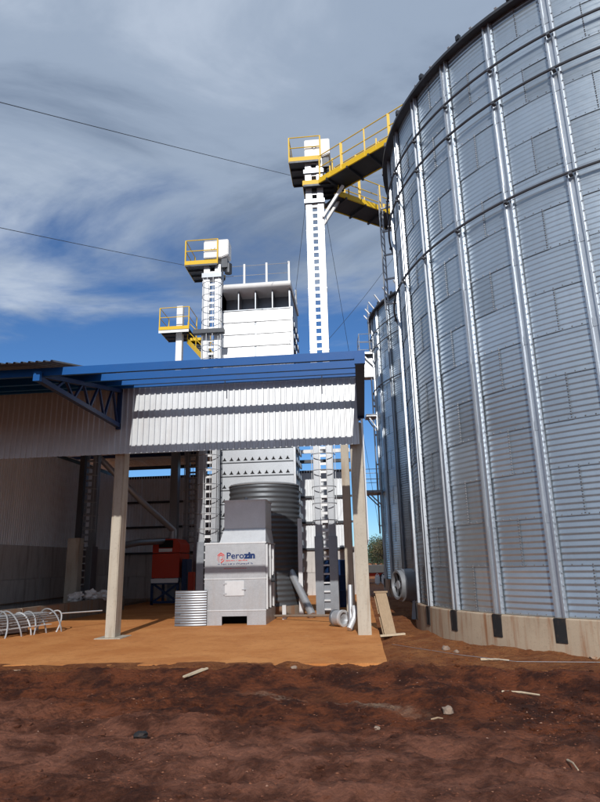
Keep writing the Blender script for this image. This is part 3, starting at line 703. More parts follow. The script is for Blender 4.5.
# hood at the top
hd = MB().box((DX0+0.02, DY+0.80, 11.9), (DX1-0.02, DY+0.85, 12.75)).build('hood_back', 'galv_dark', dr)  # dark steel puts the shadow inside the hood into its colour
MB().box((DX1-0.05, DY+0.02, 11.9), (DX1-0.0, DY+3.0, 12.74)).build('hood_side', 'galv', dr); MB().box((DX0, DY+0.02, 11.9), (DX0+0.05, DY+3.0, 12.74)).build('hood_side', 'galv', dr)
MB().box((DX0+0.02, DY-0.02, 11.862), (DX1-0.02, DY+0.85, 11.90)).build('hood_floor', 'galv_dark', dr)
for q in range(5):
    xc = DX0 + 0.03 + q*(DX1-DX0-0.06)/4; MB().box((xc-0.02, DY-0.0, 11.90), (xc+0.02, DY+0.79, 12.74)).build('divider', 'galv_dark', dr)
MB().box((DX0+1.03, DY+0.775, 12.02), (DX0+1.28, DY+0.798, 12.28)).build('badge', 'logo_red', hd)
s = MB()
for q in range(8): s.box((DX0+1.42+q*0.12, DY+0.778, 12.10), (DX0+1.50+q*0.12, DY+0.798, 12.20))
s.build('badge_strip', 'logo_blue', hd)
s = MB(); prof = []
for q in range(9):
    th = math.pi/2 + math.pi*q/8; prof.append((0.13*math.cos(th), 0.13*math.sin(th)))
vs2 = []
for xx in (DX0-0.06, DX1+0.06):
    for a_, b_ in prof: vs2.append((xx, DY-0.16+a_, 12.88+b_))
    vs2 += [(xx, DY+3.0, 12.75), (xx, DY+3.0, 13.01)]
kk = len(prof)+2
s.add(vs2, [tuple(range(kk-1, -1, -1)), tuple(range(kk, 2*kk))] + [(i, (i+1) % kk, (i+1) % kk + kk, i+kk) for i in range(kk)])
s.build('roof', 'white_paint', dr, smooth=True)
for q in range(4):
    xc = DX0 + 0.03 + q*(DX1-DX0-0.06)/3
    for yy_ in (DY+0.05, DY+2.85): MB().box((xc-0.04, yy_-0.04, 13.0), (xc+0.04, yy_+0.04, 14.02)).build('post', 'white_paint', dr)
s = MB()
for yy_ in (DY+0.05, DY+2.85):
    for hh_ in (13.5, 13.95): MB().tube((DX0+0.03, yy_, hh_), (DX1-0.03, yy_, hh_), 0.014, 5).build('rail', 'galv', dr)
MB().box((DX1+0.01, DY-0.05, 0.0), (DX1+0.10, DY+0.05, 11.9)).build('corner_post', 'galv', dr)

# ------------------------------------------------------------------ corrugated drum
dm = thing('steel_drum', (-3.29, 20.6, 0), 'dark corrugated round steel chamber standing behind the silver furnace', 'chamber')
s = MB(); prof = []
for j in range(24*6+1): prof.append((1.19 + 0.014*math.sin(2*math.pi*j/6), 0.3 + 3.9*j/144))
s.lathe(prof, 64, c=(-3.29, 20.6)); s.build('shell', 'drum_steel', dm, smooth=True)
s = MB().lathe([(0.0, 4.28), (1.18, 4.20), (1.22, 4.17), (1.21, 4.14)], 64, c=(-3.29, 20.6)); s.build('lid', 'galv', dm, smooth=True)
MB().lathe([(1.26, 0.0), (1.26, 0.32), (1.15, 0.33)], 64, c=(-3.29, 20.6)).build('plinth', 'concrete_dirty', dm)
MB().box((-2.06, 19.6, 0.0), (-1.93, 19.72, 3.0)).build('corner_post', 'galv_white', dm)

# ------------------------------------------------------------------ furnace
FX0, FX1, FY, FB = -4.43, -2.71, 17.10, 18.9
fu = thing('furnace', ((FX0+FX1)/2, FY, 0), 'silver sheet metal furnace lettered Perozin on its front', 'furnace')
fz = 0.02
MB().box((FX0+0.02, FY+0.03, 0.42), (FX1-0.02, FB, 2.18)).build('casing', 'galv', fu)
# skirt with the ash opening
MB().box((FX0, FY, fz), (FX0+0.50, FY+0.05, 0.40)).build('skirt', 'galv', fu)
MB().box((FX0+1.20, FY, fz), (FX1, FY+0.05, 0.40)).build('skirt', 'galv', fu)
MB().box((FX0+0.50, FY+0.001, 0.25), (FX0+1.20, FY+0.05, 0.40)).build('skirt', 'galv', fu)
MB().box((FX1-0.05, FY+0.05, fz), (FX1, FB, 0.40)).build('skirt', 'galv', fu)
MB().box((FX0, FY+0.05, fz), (FX0+0.05, FB, 0.40)).build('skirt', 'galv', fu)
MB().box((FX0+0.05, FY+0.75, fz), (FX1-0.05, FY+0.8, 0.42)).build('ash_box', 'black', fu)
MB().box((FX0+0.05, FY+0.05, 0.40), (FX1-0.05, FB, 0.418)).build('grate', 'black', fu)
MB().box((FX0, FY-0.003, 0.405), (FX1, FY+0.028, 1.235)).build('front_panel', 'galv', fu, bevel=0.006)
MB().box((FX0, FY-0.006, 1.242), (FX1, FY+0.028, 2.19)).build('front_panel', 'galv', fu, bevel=0.006)
for zz in (0.40, 1.235): MB().box((FX0-0.012, FY-0.018, zz-0.012), (FX1+0.012, FY+0.0, zz+0.012)).build('flange', 'galv_white', fu)
MB().box((FX0-0.02, FY-0.022, 2.175), (FX1+0.02, FB+0.02, 2.215)).build('top_plate', 'galv_white', fu, bevel=0.006)
for k in range(3):
    y0 = FY + 0.05 + k*0.6
    MB().box((FX1-0.018, y0, 0.44), (FX1+0.004, y0+0.57, 1.22)).build('side_panel', 'galv', fu); MB().box((FX1-0.018, y0, 1.25), (FX1+0.004, y0+0.57, 2.17)).build('side_panel', 'galv', fu)
for k in range(3): MB().box((FX1+0.004, FY+0.05+k*0.6, 0.42), (FX1+0.05, FY+0.075+k*0.6, 2.15)).build('side_rib', 'galv_white', fu)
MB().box((FX1+0.005, FY+0.75, 1.1), (FX1+0.14, FY+0.95, 1.32)).build('valve', 'dark_steel', fu); MB().bar((FX1+0.1, FY+0.6, 1.3), (FX1+0.1, FY+0.6, 1.75), 0.03, 0.03).build('lever', 'galv_white', fu)
dd = MB().box((FX0+0.58, FY-0.030, 0.78), (FX0+1.12, FY-0.004, 1.18)).build('door', 'galv_white', fu, bevel=0.008)
for zz in (0.83, 1.10): MB().box((FX0+0.54, FY-0.036, zz-0.02), (FX0+0.64, FY-0.02, zz+0.03)).build('hinge', 'galv', dd)
MB().box((FX0+1.06, FY-0.045, 0.93), (FX0+1.17, FY-0.030, 0.96)).build('handle', 'galv', dd)
# hood
HX0, HX1 = -3.97, -2.76
s = MB(); b0, b1, t0, t1 = 2.218, 2.60, 0.0, 0.0
s.add([(HX0-0.05, FY+0.02, b0), (HX1+0.05, FY+0.02, b0), (HX1+0.05, FB-0.2, b0), (HX0-0.05, FB-0.2, b0), (HX0, FY+0.36, b1), (HX1, FY+0.36, b1), (HX1, FB-0.3, b1), (HX0, FB-0.3, b1)],
      [(0,1,5,4),(1,2,6,5),(2,3,7,6),(3,0,4,7),(4,5,6,7),(3,2,1,0)])
s.build('hood', 'galv_white', fu)
MB().box((HX0, FY+0.36, b1+0.003), (HX1, FB-0.3, 3.42)).build('flue_box', 'galv_white', fu, bevel=0.012)  # paler metal than the casing, brightening the shaded flue by colour
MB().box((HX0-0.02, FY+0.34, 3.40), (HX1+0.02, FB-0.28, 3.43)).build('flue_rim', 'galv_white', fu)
MB().tube((HX0+0.6, FY+0.6, 3.43), (HX0+0.6, FY+0.6, 3.52), 0.05, 10).build('lifting_eye', 'galv', fu)
MB().box((FX1+0.25, FB-0.3, 0.0), (FX1+0.36, FB-0.2, 0.42)).build('valve_post', 'galv_white', fu)
# lettering
def text(body, size, x, z, y, mat, name, parent, bold=0.0, ext=0.002, sx=1.0):
    cu = bpy.data.curves.new(name, 'FONT'); cu.body = body; cu.size = size; cu.extrude = ext; cu.offset = bold; cu.resolution_u = 3
    tmp = bpy.data.objects.new(name+'_tmp', cu); col.objects.link(tmp)
    dg = bpy.context.evaluated_depsgraph_get(); dg.update()
    me = bpy.data.meshes.new_from_object(tmp.evaluated_get(dg)); bpy.data.objects.remove(tmp)
    me.materials.clear(); me.materials.append(MAT[mat])
    me.transform(Matrix.Rotation(R(90), 4, 'X') @ Matrix.Scale(sx, 4, (1, 0, 0)))
    o_ = bpy.data.objects.new(name, me); col.objects.link(o_); o_.parent = parent
    o_.location = Vector((x, y, z)) - parent_world(parent)
    wd_ = max(v.co.x for v in me.vertices)
    return o_, wd_
TY = FY - 0.010
lt, wd_ = text('Pero', 0.235, FX0+0.61, 1.775, TY, 'logo_blue', 'lettering', fu, 0.004, sx=1.12)
text('zin', 0.235, FX0+0.61+wd_+0.012, 1.775, TY, 'logo_blue', 'lettering', fu, 0.014, sx=1.12)
# hexagonal letter mark
hx = MB(); cxh, czh = FX0+0.46, 1.80
hexp = [(cxh + 0.105*math.sin(R(60*i)), czh + 0.135*math.cos(R(60*i))) for i in range(6)]
for i in range(6):
    if i == 3: continue
    a_, b_ = hexp[i], hexp[(i+1) % 6]; hx.bar((a_[0], TY-0.001, a_[1]), (b_[0], TY-0.001, b_[1]), 0.006, 0.026)
for i in (0, 1, 2, 5):
    a_ = (cxh + (hexp[i][0]-cxh)*0.55, czh+0.01 + (hexp[i][1]-czh)*0.55); b_ = (cxh + (hexp[(i+1) % 6][0]-cxh)*0.55, czh+0.01 + (hexp[(i+1) % 6][1]-czh)*0.55)
    hx.bar((a_[0], TY-0.001, a_[1]), (b_[0], TY-0.001, b_[1]), 0.006, 0.024)
hx.bar((cxh-0.055, TY-0.001, czh-0.12), (cxh-0.055, TY-0.001, czh+0.06), 0.006, 0.026)
hx.build('emblem', 'logo_red', fu)
def small_print(x0, x1, z, h, mat, words):
    s = MB(); random.seed(int(z*1000)); tot = sum(words) + len(words) - 1; u = (x1-x0)/tot; x = x0
    for w_ in words:
        for q in range(w_):
            hh_ = h*random.choice((0.7, 0.7, 1.0, 0.72)); s.box((x+u*0.12, TY-0.002, z), (x+u*0.42, TY, z+hh_)); s.box((x+u*0.42, TY-0.002, z+hh_*random.choice((0.0, 0.4, 0.72))), (x+u*0.85, TY, z+hh_*random.choice((0.25, 0.9)) + 0.008)); x += u
        x += u
    s.build('small_print', mat, fu)
small_print(FX0+0.60, FX0+1.22, 1.705, 0.035, 'logo_red', (9, 1, 9)); small_print(FX0+0.37, FX0+1.36, 1.612, 0.042, 'logo_blue', (2, 5, 4, 1, 12, 2)); small_print(FX0+0.55, FX0+1.20, 1.50, 0.018, 'logo_red', (22,))
random.seed(11)

# ------------------------------------------------------------------ red cleaning machine
rm = thing('cleaning_machine', (-8.6, 26.6, 0), 'red grain cleaning machine on a dark blue stand', 'machine')
bx0, bx1, by0, by1 = -9.2, -7.98, 26.4, 28.0
MB().box((bx0, by0, 1.12), (bx1, by1, 2.15)).build('body', 'red_paint', rm, bevel=0.03)
MB().prism([(bx0, 2.18), (bx1, 2.18), (bx1, 2.55), (bx1-0.2, 2.78), (bx0+0.2, 2.78), (bx0, 2.55)], by0+0.02, by1).build('head', 'red_paint', rm, bevel=0.02)
MB().box((bx0+0.3, by0-0.03, 2.4), (bx1-0.3, by0+0.03, 2.72)).build('inlet', 'black', rm); MB().box((bx0+0.32, by0-0.08, 2.22), (bx1-0.32, by0+0.0, 2.36)).build('tray', 'white_paint', rm)
for zz in (1.35, 1.6, 1.85): MB().box((bx0+0.06, by0-0.02, zz), (bx1-0.06, by0+0.01, zz+0.03)).build('rib', 'red_paint', rm)
MB().prism([(bx0+0.02, 0.92), (bx1-0.02, 0.92), (bx1, 1.10), (bx0, 1.10)], by0-0.06, by0+0.4).build('hopper_lip', 'white_paint', rm)
for xx in (bx0+0.04, bx1-0.04):
    for yy_ in (by0+0.05, by1-0.05): MB().box((xx-0.05, yy_-0.05, 0), (xx+0.05, yy_+0.05, 1.12)).build('leg', 'navy_and_shaded_blue', rm)
for zz in (0.08, 0.86): MB().box((bx0, by0, zz), (bx1, by0+0.08, zz+0.1)).build('crossbar', 'navy_and_shaded_blue', rm)
MB().bar((bx0+0.1, by0+0.1, 0.15), (bx1-0.1, by0+0.1, 0.85), 0.06, 0.08).build('brace', 'navy_and_shaded_blue', rm); MB().bar((bx0+0.1, by0+0.15, 0.85), (bx1-0.1, by0+0.15, 0.15), 0.06, 0.08).build('brace', 'navy_and_shaded_blue', rm)
MB().box((bx1+0.1, by0+0.1, 0.0), (bx1+0.32, by0+0.9, 1.9)).build('side_frame', 'navy_and_shaded_blue', rm); MB().box((bx1+0.42, by0-0.05, 0.35), (bx1+0.66, by0+0.3, 1.35)).build('guard', 'red_paint', rm, bevel=0.02)
MB().tube((-8.45, 26.9, 2.75), (-8.45, 26.9, 3.2), 0.16, 12).build('spout', 'galv', rm)
o = MB().path([(-11.3, 24.6, 6.4), (-9.4, 25.3, 4.35), (-8.42, 26.9, 3.15)], 0.13, 12).build('feed_pipe', 'galv', smooth=True); tag(o, 'slanting grey feed pipe running down to the red machine', 'pipe')
o = MB().path([(-8.55, 27.0, 2.72), (-9.3, 25.0, 2.6), (-9.75, 24.2, 2.45), (-9.9, 24.0, 2.2), (-9.9, 24.0, 0.0)], 0.14, 12).build('exhaust_duct', 'galv_dark', smooth=True); tag(o, 'dark bent exhaust duct left of the red machine', 'duct')

# ------------------------------------------------------------------ curved sheets standing by the furnace
s = MB()
nzc = 14*6
def curved(cx, cy, r, a0, a1, h, z0):
    m_ = MB(); na = 20
    for j in range(nzc+1):
        rr = r + 0.0035*math.sin(2*math.pi*j/6)
        for i in range(na+1):
            th = a0 + (a1-a0)*i/na; m_.v.append((cx+rr*math.cos(th), cy+rr*math.sin(th), z0+h*j/nzc))
    for j in range(nzc):
        for i in range(na): q = j*(na+1)+i; m_.f.append((q, q+1, q+na+2, q+na+1)); m_.m.append(0)
    return m_
rs = thing('sheet_stack', (-4.8, 17.0, 0.02), 'stack of curved corrugated steel sheets on edge left of the furnace', 'sheets')
for k in range(5): curved(-4.80+0.004*k, 18.35, 1.42-0.03*k, R(-107), R(-71), 0.92-0.008*(k % 3), 0.025).build('curved_sheet', 'galv_dark', rs, smooth=True)
s = MB()
for k in range(4): s.bar((-5.20, 16.965, 0.12+k*0.22), (-5.05, 16.93, 0.12+k*0.22), 0.03, 0.02)
s.build('strap', 'galv_dark', rs)

# ------------------------------------------------------------------ left: low pit wall, steel hoops, debris
lw = thing('pit_wall', (-9.6, 17.0, 0), 'low dirt stained concrete wall along the pit at far left', 'low wall')
pts = [(-10.6, 14.6), (-9.95, 17.4), (-9.75, 19.6), (-9.6, 21.9), (-9.5, 24.0)]
for i in range(4): MB().bar((pts[i][0], pts[i][1], 0.22), (pts[i+1][0], pts[i+1][1]-0.02, 0.22), 0.2, 0.62).build('wall_block', 'concrete_dirty', lw, bevel=0.02)
MB().box((-12.9, 16.0, -0.03), (-10.2, 30.0, 0.12)).build('pit_cover', 'concrete_dirty', lw)
hp = thing('steel_hoops', (-8.9, 15.4, 0.02), 'bundle of bright galvanized steel hoops lying by the pit wall', 'hoop bundle')
random.seed(5)
axd = Vector((0.45, 0.89, 0)).normalized(); ups = Vector((0, 0, 1)); sdv = axd.cross(ups)
o0 = Vector((-9.35, 14.4, 0.03))
for i, tt in enumerate((-0.35, -0.1, 0.0, 0.42, 0.52, 0.95, 1.25, 1.33, 1.72, 2.0, 2.1)):
    c = o0 + axd*tt; pts = []
    rr = 0.40 + 0.13*random.random(); lean = random.uniform(-0.2, 0.35)
    for q in range(15):
        th = math.pi*(q/14)*1.02 - 0.03; pts.append(c + sdv*(rr*math.cos(th)) + ups*(rr*1.12*math.sin(th)) + axd*(lean*math.sin(th)))
    MB().path(pts, 0.019, 7).build('hoop', 'galv_white' if i % 3 == 0 else 'galv', hp, smooth=True)
for k in range(15):
    th = math.pi*(0.12 + 0.76*k/14); rr = 0.45
    c0 = o0 + axd*(0.25 + 0.15*random.random()) + sdv*rr*math.cos(th) + ups*rr*1.1*math.sin(th); c1 = o0 + axd*(1.75+0.4*random.random()) + sdv*rr*math.cos(th+0.05) + ups*rr*1.08*math.sin(th+0.05)
    MB().bar(c0, c1, random.choice((0.03, 0.09, 0.14)), 0.012).build('strip', random.choice(('galv', 'galv_white', 'galv_mid')), hp)
s = MB()
for k in range(7):
    z = 0.05 + k*0.055; s.bar(o0 + axd*0.55 - sdv*0.32 + ups*z, o0 + axd*1.5 - sdv*0.32 + ups*z, 0.45, 0.045)
s.build('plate_pile', 'galv', hp)
MB().tube((-8.15, 16.35, 0.45), (-7.55, 17.6, 0.42), 0.018, 6).build('loose_rod', 'galv_white', hp)
o = thing('white_sacks', (-9.9, 21.3, 0.5), 'crumpled white sacks heaped on the pit wall', 'sacks')
for k in range(3):
    bm = bmesh.new(); bmesh.ops.create_icosphere(bm, subdivisions=3, radius=0.2)
    for v in bm.verts: v.co = Vector((v.co.x*1.3, v.co.y, v.co.z*0.8))*(1+0.8*noise.noise(v.co*9+Vector((k*3, 0, 0)))+0.4*noise.noise(v.co*24))
    me = bpy.data.meshes.new('sack'); bm.to_mesh(me); bm.free(); me.materials.append(MAT['plastic_white']); place('sack', me, o, (0.28*k-0.2, 0.45*k, 0.14 + 0.04*(k % 2)))

# ------------------------------------------------------------------ right of the furnace
wh = thing('duct_ring', (-0.68, 16.3, 0.02), 'round grey duct end lying against the column foot', 'duct ring')
s = MB(); n_ = 28; cw = Vector((-0.66, 16.35, 0.225)); ax = Vector((0.75, -0.66, 0)).normalized(); sv = Vector((0.66, 0.75, 0)).normalized()
def ringm(r0, r1, d0, d1, name, mat):
    m_ = MB()
    prof = [(r0, d0), (r1, d0), (r1, d1), (r0, d1)]
    for i in range(n_):
        th = 2*math.pi*i/n_
        for r_, d_ in prof: m_.v.append(tuple(cw + ax*d_ + sv*(r_*math.cos(th)) + Vector((0,0,1))*(r_*math.sin(th))))
    for i in range(n_):
        i2 = (i+1) % n_
        for j in range(4): m_.f.append((i*4+j, i2*4+j, i2*4+(j+1) % 4, i*4+(j+1) % 4)); m_.m.append(0)
    m_.build(name, mat, wh, smooth=True)
ringm(0.15, 0.205, 0.05, 0.12, 'rim', 'galv_white'); ringm(0.02, 0.19, -0.16, 0.05, 'body', 'galv'); ringm(0.17, 0.205, -0.22, -0.16, 'rim', 'galv_dark')
o = MB().tube((-0.38, 15.55, 0.02), (-0.37, 15.75, 1.05), 0.065, 12).build('standing_pipe', 'galv', smooth=True); tag(o, 'short grey pipe propped upright behind the right column', 'pipe')
o = MB().path([(-0.42, 15.2, 0.075), (-0.30, 15.35, 0.30), (-0.28, 15.4, 0.42), (-0.30, 15.5, 0.55)], 0.07, 10).build('pipe_elbow', 'galv_white', smooth=True); tag(o, 'white bent pipe elbow at the foot of the right column', 'pipe elbow')
o = MB().tube((-3.0, 18.95, 0.10), (-0.75, 17.2, 0.22), 0.035, 8).build('floor_rod', 'concrete_dirty'); tag(o, 'rusty brown pole lying low in front of the right elevator', 'pole')
o = MB().tube((-2.35, 20.0, 1.35), (-1.60, 18.9, 0.10), 0.12, 12).build('drain_pipe', 'galv', smooth=True); tag(o, 'slanting grey pipe between the drum and the right elevator', 'pipe')
ck = thing('blue_drum', (-0.95, 24.0, 0), 'dark blue metal tank standing right of the tall elevator boot', 'tank')
MB().lathe([(0.0, 1.72), (0.42, 1.70), (0.45, 1.66), (0.45, 0.02), (0.0, 0.02)], 28, c=(-1.05, 23.6)).build('tank', 'navy_and_shaded_blue', ck, smooth=True)
for zz in (0.6, 1.15): MB().lathe([(0.452, zz-0.02), (0.468, zz), (0.452, zz+0.02)], 28, c=(-1.05, 23.6)).build('hoop', 'navy_and_shaded_blue', ck)
# wooden form panel leaning by the shed corner
pf = thing('wooden_form', (0.55, 15.4, 0), 'wooden board form standing tilted beside the right column', 'wooden form')
A0, A1 = Vector((0.40, 14.75, -0.04)), Vector((0.62, 14.75, -0.04)); B0 = Vector((0.22, 14.98, 0.92))
fx = Vector((0.26, 0.02, 0)); lean = Vector((-0.17, 0.30, 0.92)); back = Vector((0.03, 0.85, -0.05))
def quad_board(p, u, v_, th, name, mat):
    n_ = u.cross(v_).normalized()*th; m_ = MB(); m_.add([p, p+u, p+u+v_, p+v_, p+n_, p+u+n_, p+u+v_+n_, p+v_+n_], [(0,1,2,3),(7,6,5,4),(0,4,5,1),(1,5,6,2),(2,6,7,3),(3,7,4,0)]); return m_.build(name, mat, pf)
quad_board(A0, fx, lean, -0.03, 'board', 'wood')
quad_board(A0 + lean + Vector((-0.03, -0.02, 0.01)), fx*1.25, back*0.8, 0.035, 'board', 'wood')
quad_board(A0 + Vector((-0.04, 0.12, 0)), back*0.8, lean*0.42, 0.03, 'board', 'wood'); quad_board(A0 + lean*0.5 + Vector((-0.04, 0.12, 0)), back*0.8, lean*0.42, 0.03, 'board', 'wood')
quad_board(A0 + back*0.8, fx, lean, 0.03, 'board', 'wood')
MB().bar((0.28, 14.62, -0.02), (0.85, 14.80, 0.0), 0.08, 0.04).build('batten', 'wood_pale', pf)
# aeration fan at the near silo
fn = thing('aeration_fan', (1.35, 18.9, 0), 'grey snail shell aeration fan with blue motor between the silos', 'fan')
cf = Vector((1.16, 19.0, 0.92)); axf = Vector((0.94, 0.34, 0)).normalized(); sf = Vector((-0.34, 0.94, 0)).normalized()
def disc(r0, r1, d0, d1, name, mat, cen=cf, n2=36, spiral=0.0):
    m_ = MB()
    for i in range(n2):
        th = 2*math.pi*i/n2; g_ = 1 + spiral*(i/n2)
        for r_, d_ in ((r0, d0), (r1*g_, d0), (r1*g_, d1), (r0, d1)): m_.v.append(tuple(cen + axf*d_ + sf*(r_*math.cos(th)) + Vector((0,0,1))*(r_*math.sin(th))))
    for i in range(n2):
        i2 = (i+1) % n2
        for j in range(4): m_.f.append((i*4+j, i2*4+j, i2*4+(j+1) % 4, i*4+(j+1) % 4)); m_.m.append(0)
    m_.build(name, mat, fn, smooth=True)
disc(0.0, 0.44, -0.10, 0.26, 'housing', 'galv_mid', spiral=0.12); disc(0.36, 0.42, -0.24, -0.10, 'inlet', 'galv_mid'); disc(0.0, 0.36, -0.14, -0.12, 'inlet_mouth', 'black'); disc(0.0, 0.12, -0.20, -0.14, 'hub', 'grey_paint')  # black mouth disc stands in for the shaded inside of the inlet
for k in range(6):
    th = k*math.pi/3; MB().bar(cf - axf*0.16, cf - axf*0.16 + sf*(0.35*math.cos(th)) + Vector((0,0,0.35*math.sin(th))), 0.10, 0.012, up=tuple(axf)).build('blade', 'galv_dark', fn)
MB().tube(cf + axf*0.26, cf + axf*0.72, 0.16, 16).build('motor', 'navy_and_shaded_blue', fn, smooth=True)
m_ = MB(); m_.add([(1.30, 18.75, -0.05), (1.75, 18.6, -0.05), (1.80, 19.1, -0.05), (1.35, 19.2, -0.05), (1.42, 18.98, 0.8), (1.56, 18.93, 0.8), (1.60, 19.1, 0.8), (1.44, 19.15, 0.8)], [(0,1,5,4),(1,2,6,5),(2,3,7,6),(3,0,4,7),(4,5,6,7)]); m_.build('stand', 'grey_paint', fn)
MB().bar(cf + axf*0.2 + Vector((0,0,-0.25)), (2.0, 19.4, 0.35), 0.4, 0.4).build('outlet', 'navy_and_shaded_blue', fn)
MB().tube((1.50, 18.85, 1.3), (1.50, 18.85, 3.0), 0.03, 8).build('cable_pipe', 'galv', fn)

# ------------------------------------------------------------------ guy wires
def wire(p, q, sag, label, r=0.009):
    p, q = Vector(p), Vector(q); pts = []
    for i in range(25): u = i/24; v = p + (q-p)*u; v.z -= sag*4*u*(1-u); pts.append(v)
    o_ = MB().path(pts, r, 5).build('guy_wire', 'dark_steel', loc=tuple(p)); tag(o_, label, 'wire', 'guy wires holding the elevators')
wire((-2.1, 20.1, 16.1), (-19.5, -14.5, -0.05), 0.25, 'upper dark wire crossing the cloudy sky to the tallest elevator')
wire((-6.05, 22.3, 13.55), (-13.8, -14.0, -0.05), 0.25, 'lower dark wire crossing the sky to the left elevator head')
wire((-1.55, 20.3, 15.0), (-4.9, 29, 0.0), 0.1, 'thin wire dropping left from the tallest elevator', 0.008)
wire((-0.85, 20.3, 14.8), (1.2, 30, 0.0), 0.1, 'thin wire dropping right from the tallest elevator', 0.008)
wire((-0.86, 20.4, 9.4), (1.95, 24.0, 14.4), 0.1, 'thin wire rising from the tallest elevator toward the far silo', 0.008)

# ------------------------------------------------------------------ bits lying on the ground
def stick(p, q, r, mat, label, cat='stick'):
    p = Vector((p[0], p[1], gz(*p)+r*0.6+0.01)); q = Vector((q[0], q[1], gz(*q)+r*0.6+0.01))
    md = (p+q)/2 + Vector((0.01, 0.02, 0.008)); o_ = MB().path([p, md, q], r, 6, r*0.6).build('stick' if cat == 'stick' else 'board', mat, loc=tuple(p)); tag(o_, label, cat)
stick((1.67, 8.57), (2.06, 8.30), 0.016, 'wood_pale', 'pale straight stick on the dark mud at the right')
stick((1.62, 5.86), (1.61, 5.56), 0.010, 'wood_pale', 'thin pale twig near the bottom right corner')
stick((0.62, 7.05), (0.74, 7.02), 0.010, 'wood', 'short brown twig in the middle of the mud')
stick((-5.72, 9.85), (-5.40, 9.98), 0.022, 'wood_pale', 'pale stick at the left edge before the floor')
stick((1.9, 11.3), (2.35, 11.2), 0.02, 'wood_pale', 'pale stick lying before the near silo foot')
pk = thing('plank_scrap', (-2.45, 9.0, 0), 'two pale wood offcuts lying on the dark soil heap', 'wood scrap')
for k in range(2):
    z = gz(-2.5, 8.9)+0.04; MB().bar((-2.55+0.03*k, 8.80+0.06*k, z), (-2.36+0.05*k, 9.12+0.05*k, z+0.05), 0.04, 0.02).build('offcut', 'wood_pale', pk)
def rock(x, y, r, mat, label, sq=0.7, seed=0, name='stone', cat='stone'):
    bm = bmesh.new(); bmesh.ops.create_icosphere(bm, subdivisions=2, radius=r)
    for v in bm.verts:
        v.co = v.co*(1+0.45*noise.noise(v.co*(1.6/r)+Vector((seed*3.1, 0, 0)))); v.co.z *= sq
    me = bpy.data.meshes.new(name); bm.to_mesh(me); bm.free(); me.materials.append(MAT[mat])
    o_ = place(name, me, None, (x, y, gz(x, y)+r*sq*0.45)); tag(o_, label, cat, 'stones on the ground')
rock(0.83, 7.34, 0.065, 'stone', 'grey brown stone in the mud right of centre', seed=1)
rock(2.5, 15.9, 0.09, 'stone', 'pale stone on the track near the silo base', seed=2) if False else None
rock(1.45, 12.35, 0.08, 'stone', 'pale stone on the red earth before the near silo', seed=3)
rock(1.62, 12.15, 0.05, 'stone', 'small pale stone right beside the larger one before the silo', seed=4)
rock(-2.25, 6.33, 0.07, 'rubber', 'black lump lying on the mud left of centre', 0.5, 5, 'dark_lump', 'lump')
rock(0.05, 6.75, 0.035, 'stone', 'small pale pebble in the middle foreground mud', seed=6)
rock(-1.1, 9.55, 0.05, 'stone', 'pale pebble at the floor edge left of centre', seed=7)
rock(3.72, 11.2, 0.07, 'concrete_base', 'light concrete chunk at the right edge below the silo', 0.5, 8)
tb = MB(); tb.path([(0.5, 13.6, gz(0.5, 13.6)+0.02), (1.0, 12.6, gz(1, 12.6)+0.02), (1.6, 11.6, gz(1.6, 11.6)+0.02), (2.4, 10.9, gz(2.4, 10.9)+0.02), (3.6, 10.5, gz(3.6, 10.5)+0.02), (5.2, 10.35, gz(5.2, 10.35)+0.02)], 0.004, 6)
o = tb.build('ground_cable', 'galv_mid'); tag(o, 'thin grey cable lying on the earth around the near silo', 'cable')

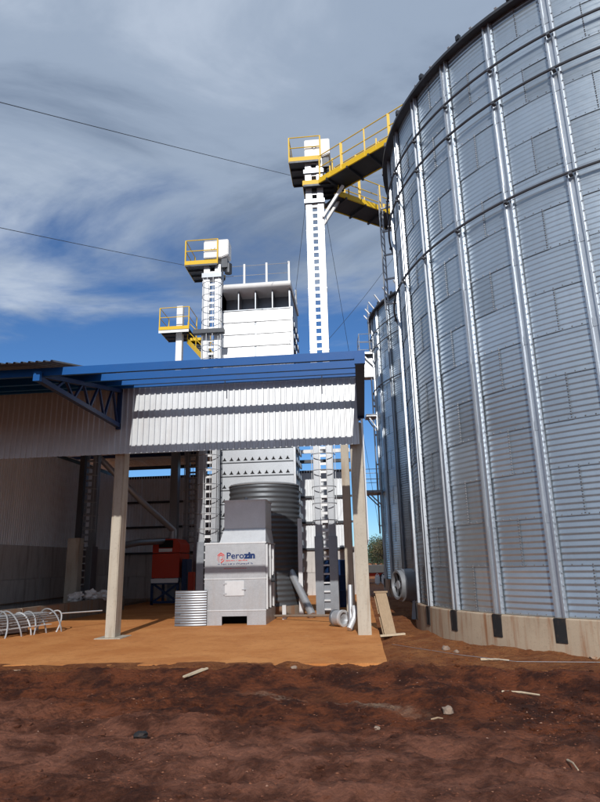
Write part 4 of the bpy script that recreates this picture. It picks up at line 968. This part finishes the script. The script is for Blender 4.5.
# ------------------------------------------------------------------ background
def tree(x, y, h, wd, label, mat, seed):
    random.seed(seed); tr = thing('tree', (x, y, -0.05), label, 'tree', 'far trees beyond the yard')
    s = MB().path([(x, y, -0.1), (x+0.1, y, h*0.3), (x-0.05, y+0.1, h*0.6)], h*0.035, 7, h*0.015)
    tips = []
    for k_ in range(7):
        a_ = random.uniform(0, 6.28); e = (x+math.cos(a_)*wd*0.35*random.uniform(.5, 1), y+math.sin(a_)*wd*0.35, h*random.uniform(0.5, 0.88)); s.path([(x, y, h*random.uniform(0.25, 0.5)), e], h*0.014, 5, h*0.005); tips.append(e)
    s.build('trunk', 'bark', tr)
    c = MB()
    for k_ in range(3800):
        e = random.choice(tips); rr = wd*0.27
        p = Vector((random.gauss(0, 1), random.gauss(0, 1), random.gauss(0, 0.8)))
        p = p.normalized()*rr*random.random()**0.5; p = Vector(e) + p
        if p.z < h*0.06: continue
        u = Vector((random.gauss(0, 1), random.gauss(0, 1), random.gauss(0, 1))).normalized(); v_ = u.orthogonal().normalized(); sz = h*random.uniform(0.012, 0.032)
        c.add([p-u*sz, p+v_*sz*0.6, p+u*sz, p-v_*sz*0.6], [(0,1,2,3)])
    c.build('crown', mat, tr)
TL = [(1.2, 92, 4.0, 5, 'leaf', 'low dark tree showing just right of the column'), (3.4, 84, 4.6, 5, 'leaf_dry', 'brownish tree in the gap beside the silo edge'), (2.2, 104, 5.2, 6, 'leaf', 'tallest far tree in the gap, dark green'), (4.8, 100, 4.6, 6, 'leaf_dry', 'far dry tree nearest the silo edge')]
for i, (x, y, h, wd, mt, lb) in enumerate(TL): tree(x, y, h, wd, lb, mt, 40+i)
hl = MB(); hn = 60
for i in range(hn+1):
    x = -500 + 1000*i/hn; hl.v += [(x, 700, -2), (x, 740, 10 + 7*noise.noise(Vector((x*0.004, 1, 1)))), (x, 860, -2)]
for i in range(hn):
    for j in range(2): a_ = i*3+j; hl.f.append((a_, a_+3, a_+4, a_+1)); hl.m.append(0)
struct(hl.build('hills', 'far_green', smooth=True))
tr = thing('farm_trailer', (1.2, 50, 0), 'cream and red farm trailer parked far off in the gap', 'trailer')
MB().box((-0.6, 49.6, 0.75), (2.0, 51.6, 1.35)).build('bed', 'cream_paint', tr, bevel=0.03); MB().box((-0.5, 49.7, 0.5), (1.9, 51.5, 0.74)).build('chassis', 'red_paint', tr)
for xx in (-0.2, 1.5):
    for yy_ in (49.62, 51.4): MB().tube((xx, yy_-0.1, 0.32), (xx, yy_+0.1, 0.32), 0.37, 16).build('wheel', 'rubber', tr)
MB().bar((1.9, 50.6, 0.5), (3.0, 50.6, 0.4), 0.1, 0.1).build('drawbar', 'red_paint', tr)
for i, (x, y) in enumerate(((0.95, 47.2), (1.42, 47.0))):
    b_ = thing('big_bag', (x, y, -0.05), ['left', 'right'][i] + ' one of two white bulk bags before the far trailer', 'bulk bag', 'white bulk bags')
    MB().box((x-0.18, y-0.2, -0.05), (x+0.18, y+0.2, 0.62)).build('bag', 'plastic_white', b_, bevel=0.08); MB().path([(x-0.14, y, 0.6), (x, y, 0.75), (x+0.14, y, 0.6)], 0.02, 5).build('strap', 'plastic_white', b_)
